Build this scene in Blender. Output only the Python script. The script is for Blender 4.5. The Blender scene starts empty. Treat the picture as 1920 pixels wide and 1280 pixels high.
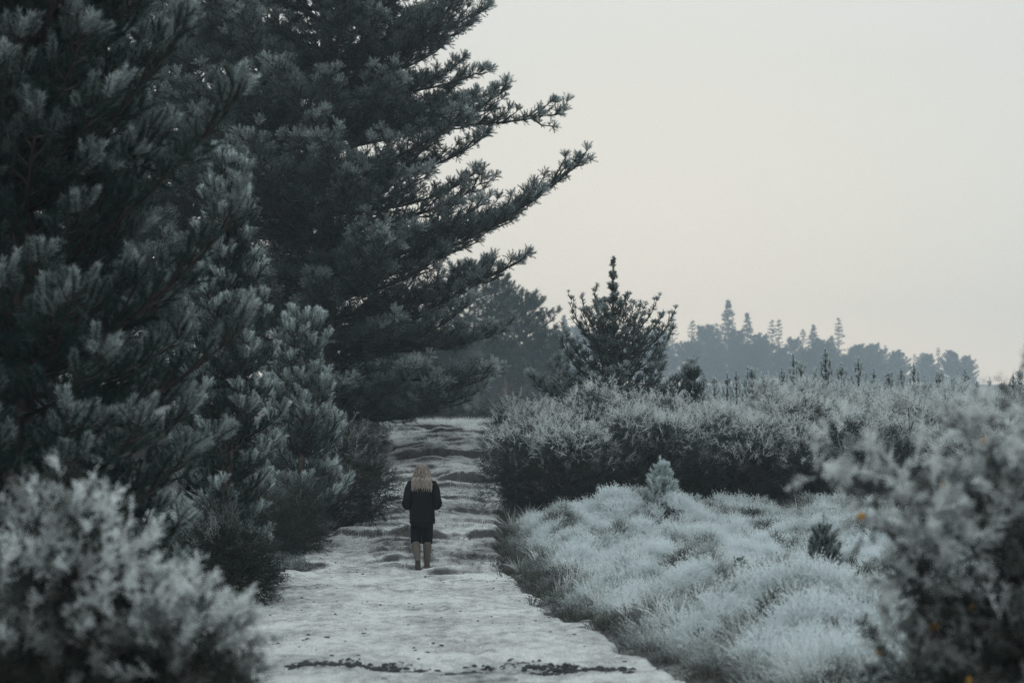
import bpy, bmesh, math
import numpy as np
from mathutils import Vector, Matrix

R = math.radians
sc = bpy.context.scene
COL = sc.collection

# ------------------------------------------------------------------ camera, sky, sun, exposure
F = 70 / 36 * 1920                      # focal length in photo pixels
PITCH = math.atan(240 / F)              # eye-level line lies at photo row 880
EYE = 1.6
cam_d = bpy.data.cameras.new('camera')
cam_d.lens = 70
cam_d.sensor_width = 36
cam_d.clip_end = 3000
cam_d.dof.use_dof = True
cam_d.dof.focus_distance = 31.5
cam_d.dof.aperture_fstop = 2.0
cam = bpy.data.objects.new('camera', cam_d)
COL.objects.link(cam)
cam.location = (0, 0, EYE)
cam.rotation_euler = (R(90) + PITCH, 0, 0)
sc.camera = cam

SUN_EL, SUN_AZ = R(5), R(4)             # just up behind the wood, azimuth measured from +Y towards +X
world = bpy.data.worlds.new('World')
sc.world = world
world.use_nodes = True
wn, wl = world.node_tree.nodes, world.node_tree.links
wn.clear()
w_out = wn.new('ShaderNodeOutputWorld')
w_bg = wn.new('ShaderNodeBackground')
w_bg.inputs['Strength'].default_value = 0.1
w_sky = wn.new('ShaderNodeTexSky')
w_sky.sky_type = 'NISHITA'
w_sky.sun_disc = False
w_sky.sun_elevation = SUN_EL
w_sky.sun_rotation = SUN_AZ
w_sky.air_density = 1.0
w_sky.dust_density = 1.5
w_tc = wn.new('ShaderNodeTexCoord')
w_sep = wn.new('ShaderNodeSeparateXYZ')
w_ramp = wn.new('ShaderNodeValToRGB')   # thin high cloud: warm low down, cool overhead
cr = w_ramp.color_ramp
cr.elements[0].position = 0.0
cr.elements[0].color = (0.74, 0.68, 0.605, 1)
cr.elements[1].position = 1.0
cr.elements[1].color = (0.88, 0.99, 1.0, 1)
for p, c in ((0.05, (0.665, 0.635, 0.58)), (0.11, (0.59, 0.588, 0.552)), (0.20, (0.54, 0.553, 0.53)), (0.32, (0.55, 0.59, 0.595)), (0.55, (0.71, 0.80, 0.825))):
    e = cr.elements.new(p)
    e.color = (*c, 1)
w_ten = wn.new('ShaderNodeVectorMath')
w_ten.operation = 'SCALE'
w_ten.inputs['Scale'].default_value = 15.0
w_mix = wn.new('ShaderNodeMix')
w_mix.data_type = 'RGBA'
w_mix.inputs['Factor'].default_value = 0.94
wl.new(w_tc.outputs['Generated'], w_sep.inputs[0])
wl.new(w_sep.outputs['Z'], w_ramp.inputs['Fac'])
wl.new(w_ramp.outputs['Color'], w_ten.inputs[0])
wl.new(w_sky.outputs['Color'], w_mix.inputs['A'])
wl.new(w_ten.outputs['Vector'], w_mix.inputs['B'])
wl.new(w_mix.outputs['Result'], w_bg.inputs['Color'])
wl.new(w_bg.outputs[0], w_out.inputs['Surface'])

sun_d = bpy.data.lights.new('sun', 'SUN')
sun_d.energy = 0.5
sun_d.angle = R(12)
sun_d.color = (1.0, 0.80, 0.62)
sun = bpy.data.objects.new('sun', sun_d)
COL.objects.link(sun)
sun.location = (5, 60, 60)
sd = Vector((math.sin(SUN_AZ) * math.cos(SUN_EL), math.cos(SUN_AZ) * math.cos(SUN_EL), math.sin(SUN_EL)))
sun.rotation_euler = (-sd).to_track_quat('-Z', 'Y').to_euler()

vs = sc.view_settings
vs.view_transform = 'Standard'
vs.look = 'None'
vs.exposure = 0.0
vs.gamma = 1.0
vs.use_curve_mapping = False
cy = sc.cycles
cy.max_bounces = 4
cy.diffuse_bounces = 3
cy.glossy_bounces = 1
cy.transmission_bounces = 1
cy.transparent_max_bounces = 4
cy.volume_bounces = 0
cy.use_adaptive_sampling = True
cy.adaptive_threshold = 0.02
cy.use_denoising = True
cy.denoising_prefilter = 'NONE'
cy.caustics_reflective = False
cy.caustics_refractive = False


def at(px, py, D):
    """World point at depth D (metres along +Y) on the ray through a photo pixel."""
    dx, dy = (px - 960) / F, (640 - py) / F
    y = math.cos(PITCH) - dy * math.sin(PITCH)
    z = math.sin(PITCH) + dy * math.cos(PITCH)
    return Vector((dx * D / y, D, EYE + z * D / y))


def X(px, D):
    return at(px, 880, D).x


# ------------------------------------------------------------------ noise and terrain
def _hash(ix, iy, s):
    v = (ix.astype(np.int64) * 374761393 + iy.astype(np.int64) * 668265263 + s * 974634777) & 0xFFFFFFFF
    v = ((v ^ (v >> 13)) * 1274126177) & 0xFFFFFFFF
    return ((v ^ (v >> 16)) & 0xFFFF) / 65535.0


def vnoise(x, y, s=0):
    x, y = np.asarray(x, float), np.asarray(y, float)
    ix, iy = np.floor(x), np.floor(y)
    fx, fy = x - ix, y - iy
    fx, fy = fx * fx * (3 - 2 * fx), fy * fy * (3 - 2 * fy)
    a, b = _hash(ix, iy, s), _hash(ix + 1, iy, s)
    c, d = _hash(ix, iy + 1, s), _hash(ix + 1, iy + 1, s)
    return (a * (1 - fx) + b * fx) * (1 - fy) + (c * (1 - fx) + d * fx) * fy - 0.5


def fbm(x, y, s=0, o=4):
    r, a = 0, 1.0
    for k in range(o):
        r = r + a * vnoise(x * 2 ** k, y * 2 ** k, s + k * 17)
        a *= 0.5
    return r


PY = np.array([-60, 26, 31.5, 36.5, 41, 45, 48.5, 53, 58, 75, 130, 260, 420, 620, 900])
PZ = np.array([0.0, 0.0, 0.06, 0.57, 1.05, 1.55, 2.12, 2.72, 2.95, 3.2, 4.2, 9.0, 16.5, 28.0, 34.0])


def profile(y):
    return sum(np.interp(np.asarray(y, float) + k, PY, PZ) for k in (-1, -.5, 0, .5, 1)) / 5


EDGE_Y = np.array([0, 14.9, 18, 22, 26, 29, 33, 36.5, 44, 53, 60, 75])
EDGE_R = np.array([2.2, 1.50, 1.12, 0.75, 0.42, 0.22, -0.12, 0.0, -0.1, -0.05, 0.2, 0.6])
EDGE_L = np.array([-2.6, -3.0, -3.3, -3.7, -4.1, -4.3, -4.4, -2.75, -3.05, -3.3, -3.6, -4.2])


def edge_r(y):
    return np.interp(y, EDGE_Y, EDGE_R) + 0.34 * vnoise(y * .55, y * 0 + 3.3, 5) + .2 * vnoise(y * 1.9, y * 0 + 1.3, 15)


def edge_l(y):
    return np.interp(y, EDGE_Y, EDGE_L) + 0.5 * vnoise(y * .7, y * 0 + 7.3, 6)


def base_h(x, y):
    x, y = np.asarray(x, float), np.asarray(y, float)
    h = profile(y)
    h = h + 0.16 * fbm(x * 0.35, y * 0.35, 3, 3) * np.clip(np.abs(x + 1.5) / 4, 0.25, 1)
    # heath bank beside the path stands a little proud, and the crest is lower where the path crosses it
    h = h + 0.14 * np.clip((x - edge_r(y)) / 1.0, 0, 1) + 0.10 * np.clip((edge_l(y) - x) / 1.2, 0, 1)
    return h


LEDGES = []
_rng = np.random.default_rng(5)
for yk, ak, xc, xw in ((30.6, .035, -.9, 1.2), (31.9, .06, -1.9, 1.6), (32.6, .07, -.3, 1.1), (33.9, .05, -1.6, 1.2), (35.0, .12, -1.4, 2.6),
                       (35.9, .06, -2.1, 1.0), (36.8, .09, -.8, 1.6), (37.7, .07, -2.1, 1.3), (38.5, .10, -.5, 1.2), (39.3, .07, -1.9, 1.6),
                       (40.2, .08, -.9, 1.3), (41.0, .06, -2.4, 1.0), (42.1, .10, -1.3, 2.0), (43.2, .16, -1.1, 2.0), (44.4, .07, -2.3, 1.1),
                       (45.6, .05, -.9, 1.2), (46.9, .18, -1.2, 1.7), (48.3, .06, -2.5, 1.0), (49.6, .13, -.6, 1.3), (50.4, .08, -2.2, 1.2),
                       (51.6, .10, -1.4, 1.8), (52.6, .09, -2.4, 1.4)):
    LEDGES.append((yk, ak, xc, xw, int(_rng.integers(1, 999))))

for _k in range(52):
    LEDGES.append((_rng.uniform(30.5, 53), _rng.uniform(.03, .10), _rng.uniform(-3.2, .1), _rng.uniform(.3, 1.0), int(_rng.integers(1, 999))))


def path_h(x, y):
    x, y = np.asarray(x, float), np.asarray(y, float)
    h = base_h(x, y)
    for yk, ak, xc, xw, s in LEDGES:
        d = y - yk - 0.95 * vnoise(x * 0.7, x * 0 + s * .37, s) - 0.20 * vnoise(x * 3.1, x * 0 + s, s + 1) - .06 * vnoise(x * 11, x * 0 + s, s + 2)
        a = ak * np.clip(1.25 - np.abs(x - xc) / xw, 0, 1) * np.clip(0.35 + 1.5 * (vnoise(x * 1.9, x * 0 + s * 2.1, s + 3) + .5) + .5 * vnoise(x * 6, x * 0 + s, s + 4), 0, 1.3)
        st = np.clip((d + 0.03) / 0.07, 0, 1)
        h = h + a * st * np.exp(-np.clip(d, 0, None) / 0.65) - 0.45 * a * np.exp(-np.clip(-d, 0, None) / 0.22) * (1 - st)
    h = h + 0.05 * fbm(x * 1.5, y * 1.1, 21, 3) + 0.028 * fbm(x * 6, y * 3.2, 31, 3)
    # hollow track with wheel-worn dips at the near end
    h = h - 0.05 * np.exp(-((y - 16.5 - 0.10 * x) / 0.35) ** 2) * np.clip(1.6 - np.abs(x + .4), 0, 1)
    return h


def inside_path(x, y):
    """1 in the middle of the path, 0 off it."""
    return np.clip((edge_r(y) - x) / 0.35, 0, 1) * np.clip((x - edge_l(y)) / 0.5, 0, 1)


def ground_z(x, y):
    x, y = np.asarray(x, float), np.asarray(y, float)
    m = inside_path(x, y) * ((y > 10) & (y < 62))
    return float(base_h(x, y) * (1 - m) + path_h(x, y) * m)


# ------------------------------------------------------------------ object helpers
def link(name, mesh, mat=None, parent=None):
    o = bpy.data.objects.new(name, mesh)
    COL.objects.link(o)
    if mat is not None and mesh is not None:
        for m in (mat if isinstance(mat, (list, tuple)) else [mat]):
            mesh.materials.append(m)
    if parent is not None:
        o.parent = parent
    return o


def tag(o, label=None, cat=None, group=None, kind=None):
    for k, v in (('label', label), ('category', cat), ('group', group), ('kind', kind)):
        if v:
            o[k] = v
    return o


def thing(name, loc, label, cat, group=None, rz=0, scale=1.0):
    o = link(name, None)
    o.location = loc
    o.rotation_euler = (0, 0, rz)
    o.scale = (scale,) * 3
    o.empty_display_size = .2
    return tag(o, label, cat, group)


def copy_tree(o, loc, rz, scale, label=None):
    c = o.copy()
    COL.objects.link(c)
    c.location = loc
    c.rotation_euler = (0, 0, rz)
    c.scale = (scale,) * 3
    if label:
        c['label'] = label
    for ch in list(o.children):
        d = ch.copy()
        COL.objects.link(d)
        d.parent = c
    return c


def mesh_np(name, v, tris=None, quads=None, smooth=False):
    v = np.asarray(v, np.float32)
    me = bpy.data.meshes.new(name)
    nt = 0 if tris is None else len(tris)
    nq = 0 if quads is None else len(quads)
    me.vertices.add(len(v))
    me.vertices.foreach_set('co', v.ravel())
    if nt + nq:
        idx = np.concatenate([np.asarray(a, np.int32).ravel() for a in (tris, quads) if a is not None and len(a)])
        me.loops.add(len(idx))
        me.loops.foreach_set('vertex_index', idx)
        me.polygons.add(nt + nq)
        st = np.concatenate([np.arange(nt) * 3, nt * 3 + np.arange(nq) * 4]).astype(np.int32)
        me.polygons.foreach_set('loop_start', st)
        if smooth:
            me.polygons.foreach_set('use_smooth', np.ones(nt + nq, bool))
        me.update(calc_edges=True)
        me.validate()
    return me


def attr(me, name, vals, typ='FLOAT'):
    a = me.attributes.new(name, typ, 'POINT')
    vals = np.asarray(vals)
    if typ == 'FLOAT_VECTOR':
        a.data.foreach_set('vector', vals.astype(np.float32).ravel())
    else:
        a.data.foreach_set('value', vals.astype(np.int32 if typ == 'INT' else np.float32).ravel())


def unit(v):
    v = np.asarray(v, float)
    return v / (np.linalg.norm(v, axis=-1, keepdims=True) + 1e-9)


# ------------------------------------------------------------------ materials
def mat_new(name, rough=0.85, spec=0.2):
    m = bpy.data.materials.new(name)
    m.use_nodes = True
    b = m.node_tree.nodes['Principled BSDF']
    b.inputs['Roughness'].default_value = rough
    b.inputs['Specular IOR Level'].default_value = spec
    return m, m.node_tree.nodes, m.node_tree.links, b


def mixc(n, l, fac, a, b):
    x = n.new('ShaderNodeMix')
    x.data_type = 'RGBA'
    for s, v in (('Factor', fac), ('A', a), ('B', b)):
        if isinstance(v, (int, float)):
            x.inputs[s].default_value = v
        elif isinstance(v, tuple):
            x.inputs[s].default_value = (*v, 1)
        else:
            l.new(v, x.inputs[s])
    return x.outputs['Result']


def mth(n, l, op, a, b=None, clamp=False):
    x = n.new('ShaderNodeMath')
    x.operation = op
    x.use_clamp = clamp
    for i, v in enumerate((a, b)):
        if v is None:
            continue
        if isinstance(v, (int, float)):
            x.inputs[i].default_value = v
        else:
            l.new(v, x.inputs[i])
    return x.outputs[0]


def ramp(n, l, fac, lo, hi):
    x = n.new('ShaderNodeMapRange')
    x.inputs['From Min'].default_value = lo
    x.inputs['From Max'].default_value = hi
    l.new(fac, x.inputs['Value'])
    return x.outputs['Result']


def noise(n, l, scale, detail=4, rough=0.6, vec=None):
    x = n.new('ShaderNodeTexNoise')
    x.inputs['Scale'].default_value = scale
    x.inputs['Detail'].default_value = detail
    x.inputs['Roughness'].default_value = rough
    if vec is not None:
        l.new(vec, x.inputs['Vector'])
    return x.outputs['Fac']


def needle_mat(name, leaf_a, leaf_b, frost=(0.72, 0.80, 0.82), gain=1.15, inst=True, reach=1.5):
    """Leaf with rime on it: vertex value t runs 0 at the leaf's foot to 1 at its tip, frost is how rimed this shoot is."""
    m, n, l, b = mat_new(name, 0.75, 0.15)
    t = n.new('ShaderNodeAttribute')
    t.attribute_name = 't'
    f = n.new('ShaderNodeAttribute')
    f.attribute_name = 'frost'
    f.attribute_type = 'INSTANCER' if inst else 'GEOMETRY'
    oi = n.new('ShaderNodeAttribute')
    oi.attribute_name = 'tone'
    oi.attribute_type = 'INSTANCER' if inst else 'GEOMETRY'
    leaf = mixc(n, l, oi.outputs['Fac'], leaf_a, leaf_b)
    k = mth(n, l, 'ADD', mth(n, l, 'MULTIPLY', f.outputs['Fac'], reach), mth(n, l, 'SUBTRACT', t.outputs['Fac'], 1.0))
    k = mth(n, l, 'MULTIPLY', mth(n, l, 'MULTIPLY', k, f.outputs['Fac'], clamp=True), gain, clamp=True)
    col = mixc(n, l, k, leaf, frost)
    l.new(col, b.inputs['Base Color'])
    tl = n.new('ShaderNodeBsdfTranslucent')          # rime crystals and thin leaves let light through
    l.new(col, tl.inputs['Color'])
    mx = n.new('ShaderNodeMixShader')
    l.new(mth(n, l, 'ADD', mth(n, l, 'MULTIPLY', k, .3), .15), mx.inputs[0])
    l.new(b.outputs[0], mx.inputs[1])
    l.new(tl.outputs[0], mx.inputs[2])
    l.new(mx.outputs[0], n['Material Output'].inputs['Surface'])
    return m


M = {}
M['pine'] = needle_mat('pine_needles', (0.016, 0.042, 0.038), (0.030, 0.056, 0.044))
M['gorse'] = needle_mat('gorse_spines', (0.018, 0.034, 0.028), (0.044, 0.042, 0.034), (0.86, 0.90, 0.91), 1.4, reach=2.3)
M['heather'] = needle_mat('heather_leaves', (0.055, 0.052, 0.048), (0.075, 0.085, 0.062), (0.80, 0.86, 0.88), 1.4, reach=2.3)
M['grass'] = needle_mat('dry_grass', (0.10, 0.095, 0.072), (0.14, 0.125, 0.085), (0.82, 0.85, 0.86), 1.3, reach=2.0)
M['far'] = needle_mat('far_needles', (0.025, 0.045, 0.036), (0.040, 0.060, 0.044), inst=False)

m, n, l, b = mat_new('bark', 0.9)
tc = n.new('ShaderNodeTexCoord')
mp = n.new('ShaderNodeMapping')
mp.inputs['Scale'].default_value = (9, 9, 2)
l.new(tc.outputs['Object'], mp.inputs['Vector'])
nb = noise(n, l, 1.6, 6, .7, mp.outputs['Vector'])
l.new(mixc(n, l, ramp(n, l, nb, .35, .65), (0.035, 0.028, 0.024), (0.13, 0.10, 0.085)), b.inputs['Base Color'])
bp = n.new('ShaderNodeBump')
bp.inputs['Strength'].default_value = 0.8
bp.inputs['Distance'].default_value = 0.03
l.new(nb, bp.inputs['Height'])
l.new(bp.outputs['Normal'], b.inputs['Normal'])
M['bark'] = m

m, n, l, b = mat_new('twig_wood', 0.9)
geo = n.new('ShaderNodeNewGeometry')
sx = n.new('ShaderNodeSeparateXYZ')
l.new(geo.outputs['Normal'], sx.inputs[0])
nf = noise(n, l, 30, 3)
rime = mth(n, l, 'MULTIPLY', ramp(n, l, sx.outputs['Z'], 0.3, 1.0), ramp(n, l, nf, .4, .6), clamp=True)
l.new(mixc(n, l, mth(n, l, 'MULTIPLY', rime, .5), (0.040, 0.033, 0.029), (0.5, 0.52, 0.54)), b.inputs['Base Color'])
M['twig'] = m

m, n, l, b = mat_new('gorse_flower', 0.6)
oi = n.new('ShaderNodeObjectInfo')
l.new(mixc(n, l, noise(n, l, 40, 2), (0.48, 0.20, 0.03), (0.55, 0.33, 0.07)), b.inputs['Base Color'])
M['flower'] = m


def soil_mat(name, frost_lo, frost_hi, is_path):
    """Frozen sandy soil: rime lies on the level faces, the steep little risers stay bare and dark."""
    m, n, l, b = mat_new(name, 0.9, 0.2)
    tc = n.new('ShaderNodeTexCoord')
    P = tc.outputs['Object']
    mp = n.new('ShaderNodeMapping')
    mp.inputs['Scale'].default_value = (1, 0.6, 1)
    l.new(P, mp.inputs['Vector'])
    big = noise(n, l, 0.9, 6, .65, mp.outputs['Vector'])
    mid = noise(n, l, 7, 6, .7, mp.outputs['Vector'])
    fine = noise(n, l, 55, 4, .7, P)
    geo = n.new('ShaderNodeNewGeometry')
    sx = n.new('ShaderNodeSeparateXYZ')
    l.new(geo.outputs['Normal'], sx.inputs[0])
    flat = ramp(n, l, sx.outputs['Z'], 0.55, 0.86)
    fr = mth(n, l, 'ADD', mth(n, l, 'MULTIPLY', big, 0.9), mth(n, l, 'MULTIPLY', mid, 0.75))
    fr = mth(n, l, 'ADD', fr, mth(n, l, 'MULTIPLY', fine, 0.55))
    fr = ramp(n, l, fr, frost_lo, frost_hi)
    if is_path:
        worn = n.new('ShaderNodeAttribute')
        worn.attribute_name = 'worn'
        fr = mth(n, l, 'SUBTRACT', fr, worn.outputs['Fac'], clamp=True)
    fr = mth(n, l, 'MULTIPLY', fr, flat, clamp=True)
    soil = mixc(n, l, ramp(n, l, mid, .3, .7), (0.032, 0.030, 0.032), (0.105, 0.10, 0.10))
    speck = noise(n, l, 170, 2, .6, P)
    fr = mth(n, l, 'SUBTRACT', fr, mth(n, l, 'MULTIPLY', ramp(n, l, speck, .56, .70), .45), clamp=True)
    rime = mixc(n, l, ramp(n, l, fine, .3, .7), (0.44, 0.445, 0.44), (0.74, 0.745, 0.735))
    l.new(mixc(n, l, fr, soil, rime), b.inputs['Base Color'])
    bp = n.new('ShaderNodeBump')
    bp.inputs['Strength'].default_value = 0.7
    bp.inputs['Distance'].default_value = 0.05
    l.new(mth(n, l, 'ADD', mth(n, l, 'MULTIPLY', mid, .8), mth(n, l, 'MULTIPLY', fine, .35)), bp.inputs['Height'])
    l.new(bp.outputs['Normal'], b.inputs['Normal'])
    return m


M['path'] = soil_mat('frosted_path_soil', 0.78, 1.22, True)
M['ground'] = soil_mat('frosted_heath_soil', 1.12, 1.6, False)
m, n, l, b = mat_new('frozen_mud', 0.85)
l.new(mixc(n, l, noise(n, l, 30, 3), (0.018, 0.019, 0.022), (0.07, 0.07, 0.075)), b.inputs['Base Color'])
M['mud'] = m


def plain(name, c, rough=0.8, spec=0.2, var=0.25, scale=40):
    m, n, l, b = mat_new(name, rough, spec)
    l.new(mixc(n, l, noise(n, l, scale, 3), tuple(x * (1 - var) for x in c), tuple(min(1, x * (1 + var)) for x in c)), b.inputs['Base Color'])
    return m


# ------------------------------------------------------------------ ground and path
def grid(xs, ys, zf):
    gx, gy = np.meshgrid(xs, ys)
    v = np.stack([gx.ravel(), gy.ravel(), zf(gx, gy).ravel()], 1)
    a = np.arange(len(ys) - 1)[:, None] * len(xs) + np.arange(len(xs) - 1)[None]
    q = np.stack([a, a + 1, a + 1 + len(xs), a + len(xs)], -1).reshape(-1, 4)
    return v, q


gxs = np.concatenate([np.linspace(-520, -40, 40), np.linspace(-36, -12, 25), np.arange(-11.5, 20, .35), np.linspace(21, 60, 40), np.linspace(70, 520, 38)])
gys = np.concatenate([np.linspace(-40, 4, 12), np.arange(5, 66, .35), np.linspace(67, 130, 64), np.linspace(135, 880, 100)])


def ground_sheet(x, y):
    m = inside_path(x, y) * ((y > 10) & (y < 62))
    return base_h(x, y) + 0.05 * fbm(x * 1.2, y * 1.2, 9, 3) - 0.15 * np.clip((m - .4) * 2.5, 0, 1)


v, q = grid(gxs, gys, ground_sheet)
o = link('ground', mesh_np('ground', v, quads=q, smooth=True), M['ground'])
tag(o, 'frozen heath soil stretching round the path to the woods', 'ground', kind='structure')

pxs = np.arange(-5.2, 2.6, 0.045)
pys = np.concatenate([np.arange(9.5, 28, .07), np.arange(28, 54, .035), np.arange(54, 62.5, .1)])


def path_sheet(x, y):
    m = np.clip(inside_path(x, y) * 1.6, 0, 1) * np.clip((62 - y) / .8, 0, 1) * np.clip((y - 9.9) / .8, 0, 1)
    return path_h(x, y) - 0.20 * (1 - m)


v, q = grid(pxs, pys, path_sheet)
me = mesh_np('path', v, quads=q, smooth=True)
x_, y_ = v[:, 0], v[:, 1]
worn = 0.52 * np.clip(1.3 - np.abs(x_ + 1.4) / 1.6, 0, 1) * np.clip((y_ - 30.5) / 2, 0, 1) * np.clip((46 - y_) / 12, .15, 1)   # trodden bare on the climb
worn = worn * (.7 + 1.2 * fbm(x_ * .9, y_ * .7, 77, 3))
worn += 0.5 * np.clip(1 - np.hypot((x_ + 3.6) / 1.3, (y_ - 27.5) / 2.2), 0, 1)
worn += 0.5 * np.exp(-((y_ - 16.55 - 0.10 * x_) / 0.28) ** 2) * np.clip((x_ + 1.85) * 3, 0, 1) * np.clip((1.05 - x_) * 1.6, 0, 1) * np.clip(.55 + 1.8 * vnoise(x_ * 5, y_ * 6, 8), 0, 1)
attr(me, 'worn', worn)
o = link('path', me, M['path'])
tag(o, 'frost-whitened sandy footpath climbing in worn ledges between bushes', 'path', kind='structure')


# ------------------------------------------------------------------ shoot prototypes (kept out of the scene, scattered inside crowns)
def needles_proto(name, rng, stem_len, stem_r, n, length, width, ang0, ang1, z0, mats, cluster=0.0, bend=0.0):
    """A shoot along +Z: a three-sided stem with needles leaning forward; t marks foot to tip."""
    V, T, tt, mi = [], [], [], []
    for k in range(3):
        a = k * 2 * math.pi / 3
        V.append((stem_r * math.cos(a), stem_r * math.sin(a), 0)); tt.append(0)
    V.append((0, 0, stem_len)); tt.append(0)
    for k in range(3):
        T.append((k, (k + 1) % 3, 3)); mi.append(1)
    for i in range(n):
        u = (i + rng.random()) / n
        u = u ** (1 - cluster)
        z = stem_len * (z0 + (1 - z0) * u)
        az = rng.random() * 2 * math.pi
        an = R(ang0 + (ang1 - ang0) * u + rng.normal() * 9)
        d = np.array([math.sin(an) * math.cos(az), math.sin(an) * math.sin(az), math.cos(an)])
        s = unit(np.cross(d, [0.3 * rng.normal(), 0.3 * rng.normal(), 1]))
        L = length * rng.uniform(.7, 1.15)
        p = np.array([0, 0, z])
        b0 = len(V)
        V += [tuple(p - s * width / 2), tuple(p + s * width / 2), tuple(p + d * L + np.array([0, 0, bend * L]))]
        tt += [0, 0, 1]
        T.append((b0, b0 + 1, b0 + 2)); mi.append(0)
    me = mesh_np(name, V, tris=T)
    attr(me, 't', tt)
    for m in mats:
        me.materials.append(m)
    me.polygons.foreach_set('material_index', np.array(mi, np.int32))
    return bpy.data.objects.new(name, me)      # never linked to the scene by itself


def clustered(name, rng, k, tilt, **kw):
    V, T, tt, mi, b = [], [], [], [], 0
    for i in range(k):
        p = needles_proto('piece', rng, mats=[], **kw)
        me = p.data
        v = np.empty(len(me.vertices) * 3, np.float32)
        me.vertices.foreach_get('co', v)
        a = np.empty(len(me.vertices), np.float32)
        me.attributes['t'].data.foreach_get('value', a)
        m_ = np.empty(len(me.polygons), np.int32)
        me.polygons.foreach_get('material_index', m_)
        az = i * 6.283 / k + rng.normal() * .3
        an = R(tilt) * (rng.uniform(.7, 1.1) if i else .1)
        M3 = np.array(Matrix.Rotation(an, 3, Vector((math.cos(az), math.sin(az), 0)))) * (1.0 if i == 0 else rng.uniform(.7, .95))
        V.append(v.reshape(-1, 3) @ M3.T + np.array([0, 0, .03 * i]))
        T.append(np.array([tuple(q.vertices) for q in me.polygons]) + b)
        tt.append(a); mi.append(m_)
        b += len(a)
        bpy.data.objects.remove(p)
    me = mesh_np(name, np.concatenate(V), tris=np.concatenate(T))
    attr(me, 't', np.concatenate(tt))
    for m in PW:
        me.materials.append(m)
    me.polygons.foreach_set('material_index', np.concatenate(mi))
    return bpy.data.objects.new(name, me)


def gorse_proto(name, rng, L, nside, nsp, mats, sw=.0055, sl=.034):
    """Gorse spray: a green stem with short side spurs, all beset with stiff spines."""
    V, T, tt, mi = [], [], [], []

    def spine(p, d, ln, w):
        s = unit(np.cross(d, rng.normal(size=3)))
        b0 = len(V)
        V.extend([tuple(p - s * w / 2), tuple(p + s * w / 2), tuple(p + d * ln)])
        tt.extend([.25, .25, 1])
        T.append((b0, b0 + 1, b0 + 2)); mi.append(0)

    def stem(p, d, ln, w, n, sl):
        b0 = len(V)
        s = unit(np.cross(d, rng.normal(size=3)))
        s2 = np.cross(d, s)
        V.extend([tuple(p + s * w), tuple(p - s * w * .5 + s2 * w), tuple(p - s * w * .5 - s2 * w), tuple(p + d * ln)])
        tt.extend([0, 0, 0, .6])
        for k in range(3):
            T.append((b0 + k, b0 + (k + 1) % 3, b0 + 3)); mi.append(0)
        for i in range(n):
            u = (i + rng.random()) / n
            dd = unit(d * rng.uniform(.3, .9) + rng.normal(size=3) * .75)
            spine(p + d * ln * u, dd, sl * rng.uniform(.6, 1.2) * (1.1 - .5 * u), sw)

    ax = np.array([0, 0, 1.0])
    stem(np.zeros(3), ax, L, sw * .9, nsp, sl)
    for k in range(nside):
        u = rng.uniform(.1, .85)
        az = rng.random() * 6.28
        d = unit(np.array([math.cos(az), math.sin(az), rng.uniform(.5, 1.1)]))
        stem(ax * L * u, d, L * rng.uniform(.2, .38) * (1.1 - .5 * u), sw * .65, max(4, nsp // 3), sl * .85)
    me = mesh_np(name, V, tris=T)
    attr(me, 't', tt)
    for m in mats:
        me.materials.append(m)
    return bpy.data.objects.new(name, me)


def blades_proto(name, rng, n, spread, h, w, lean, leaf, mats):
    """A tuft of thin upright stems (with small leaves when leaf > 0)."""
    V, T, tt = [], [], []
    for i in range(n):
        az = rng.random() * 6.28
        r = spread * math.sqrt(rng.random())
        p = np.array([r * math.cos(az), r * math.sin(az), 0])
        le = rng.uniform(.3, 1) * lean
        az2 = az + rng.normal() * .7
        d = unit(np.array([math.cos(az2) * le, math.sin(az2) * le, 1]))
        L = h * rng.uniform(.55, 1.15)
        s = unit(np.cross(d, rng.normal(size=3)))
        q = p + d * L * .55
        d2 = unit(d + np.array([math.cos(az2), math.sin(az2), -.35]) * le * .9)
        e = q + d2 * L * .45
        b0 = len(V)
        V += [tuple(p - s * w / 2), tuple(p + s * w / 2), tuple(q + s * w * .4), tuple(q - s * w * .4), tuple(e)]
        tt += [0, 0, .6, .6, 1]
        T += [(b0, b0 + 1, b0 + 2), (b0, b0 + 2, b0 + 3), (b0 + 3, b0 + 2, b0 + 4)]
        for k in range(leaf):
            u = .25 + .75 * rng.random()
            c = p + (q - p) * (u / .55) if u < .55 else q + (e - q) * ((u - .55) / .45)
            dd = unit(d * .7 + rng.normal(size=3) * .6)
            ll = h * .10 * rng.uniform(.6, 1.3)
            s3 = unit(np.cross(dd, rng.normal(size=3)))
            b0 = len(V)
            V += [tuple(c - s3 * w * .8), tuple(c + s3 * w * .8), tuple(c + dd * ll)]
            tt += [u * .6, u * .6, min(1, u + .3)]
            T.append((b0, b0 + 1, b0 + 2))
    me = mesh_np(name, V, tris=T)
    attr(me, 't', tt)
    for m in mats:
        me.materials.append(m)
    return bpy.data.objects.new(name, me)


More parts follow.
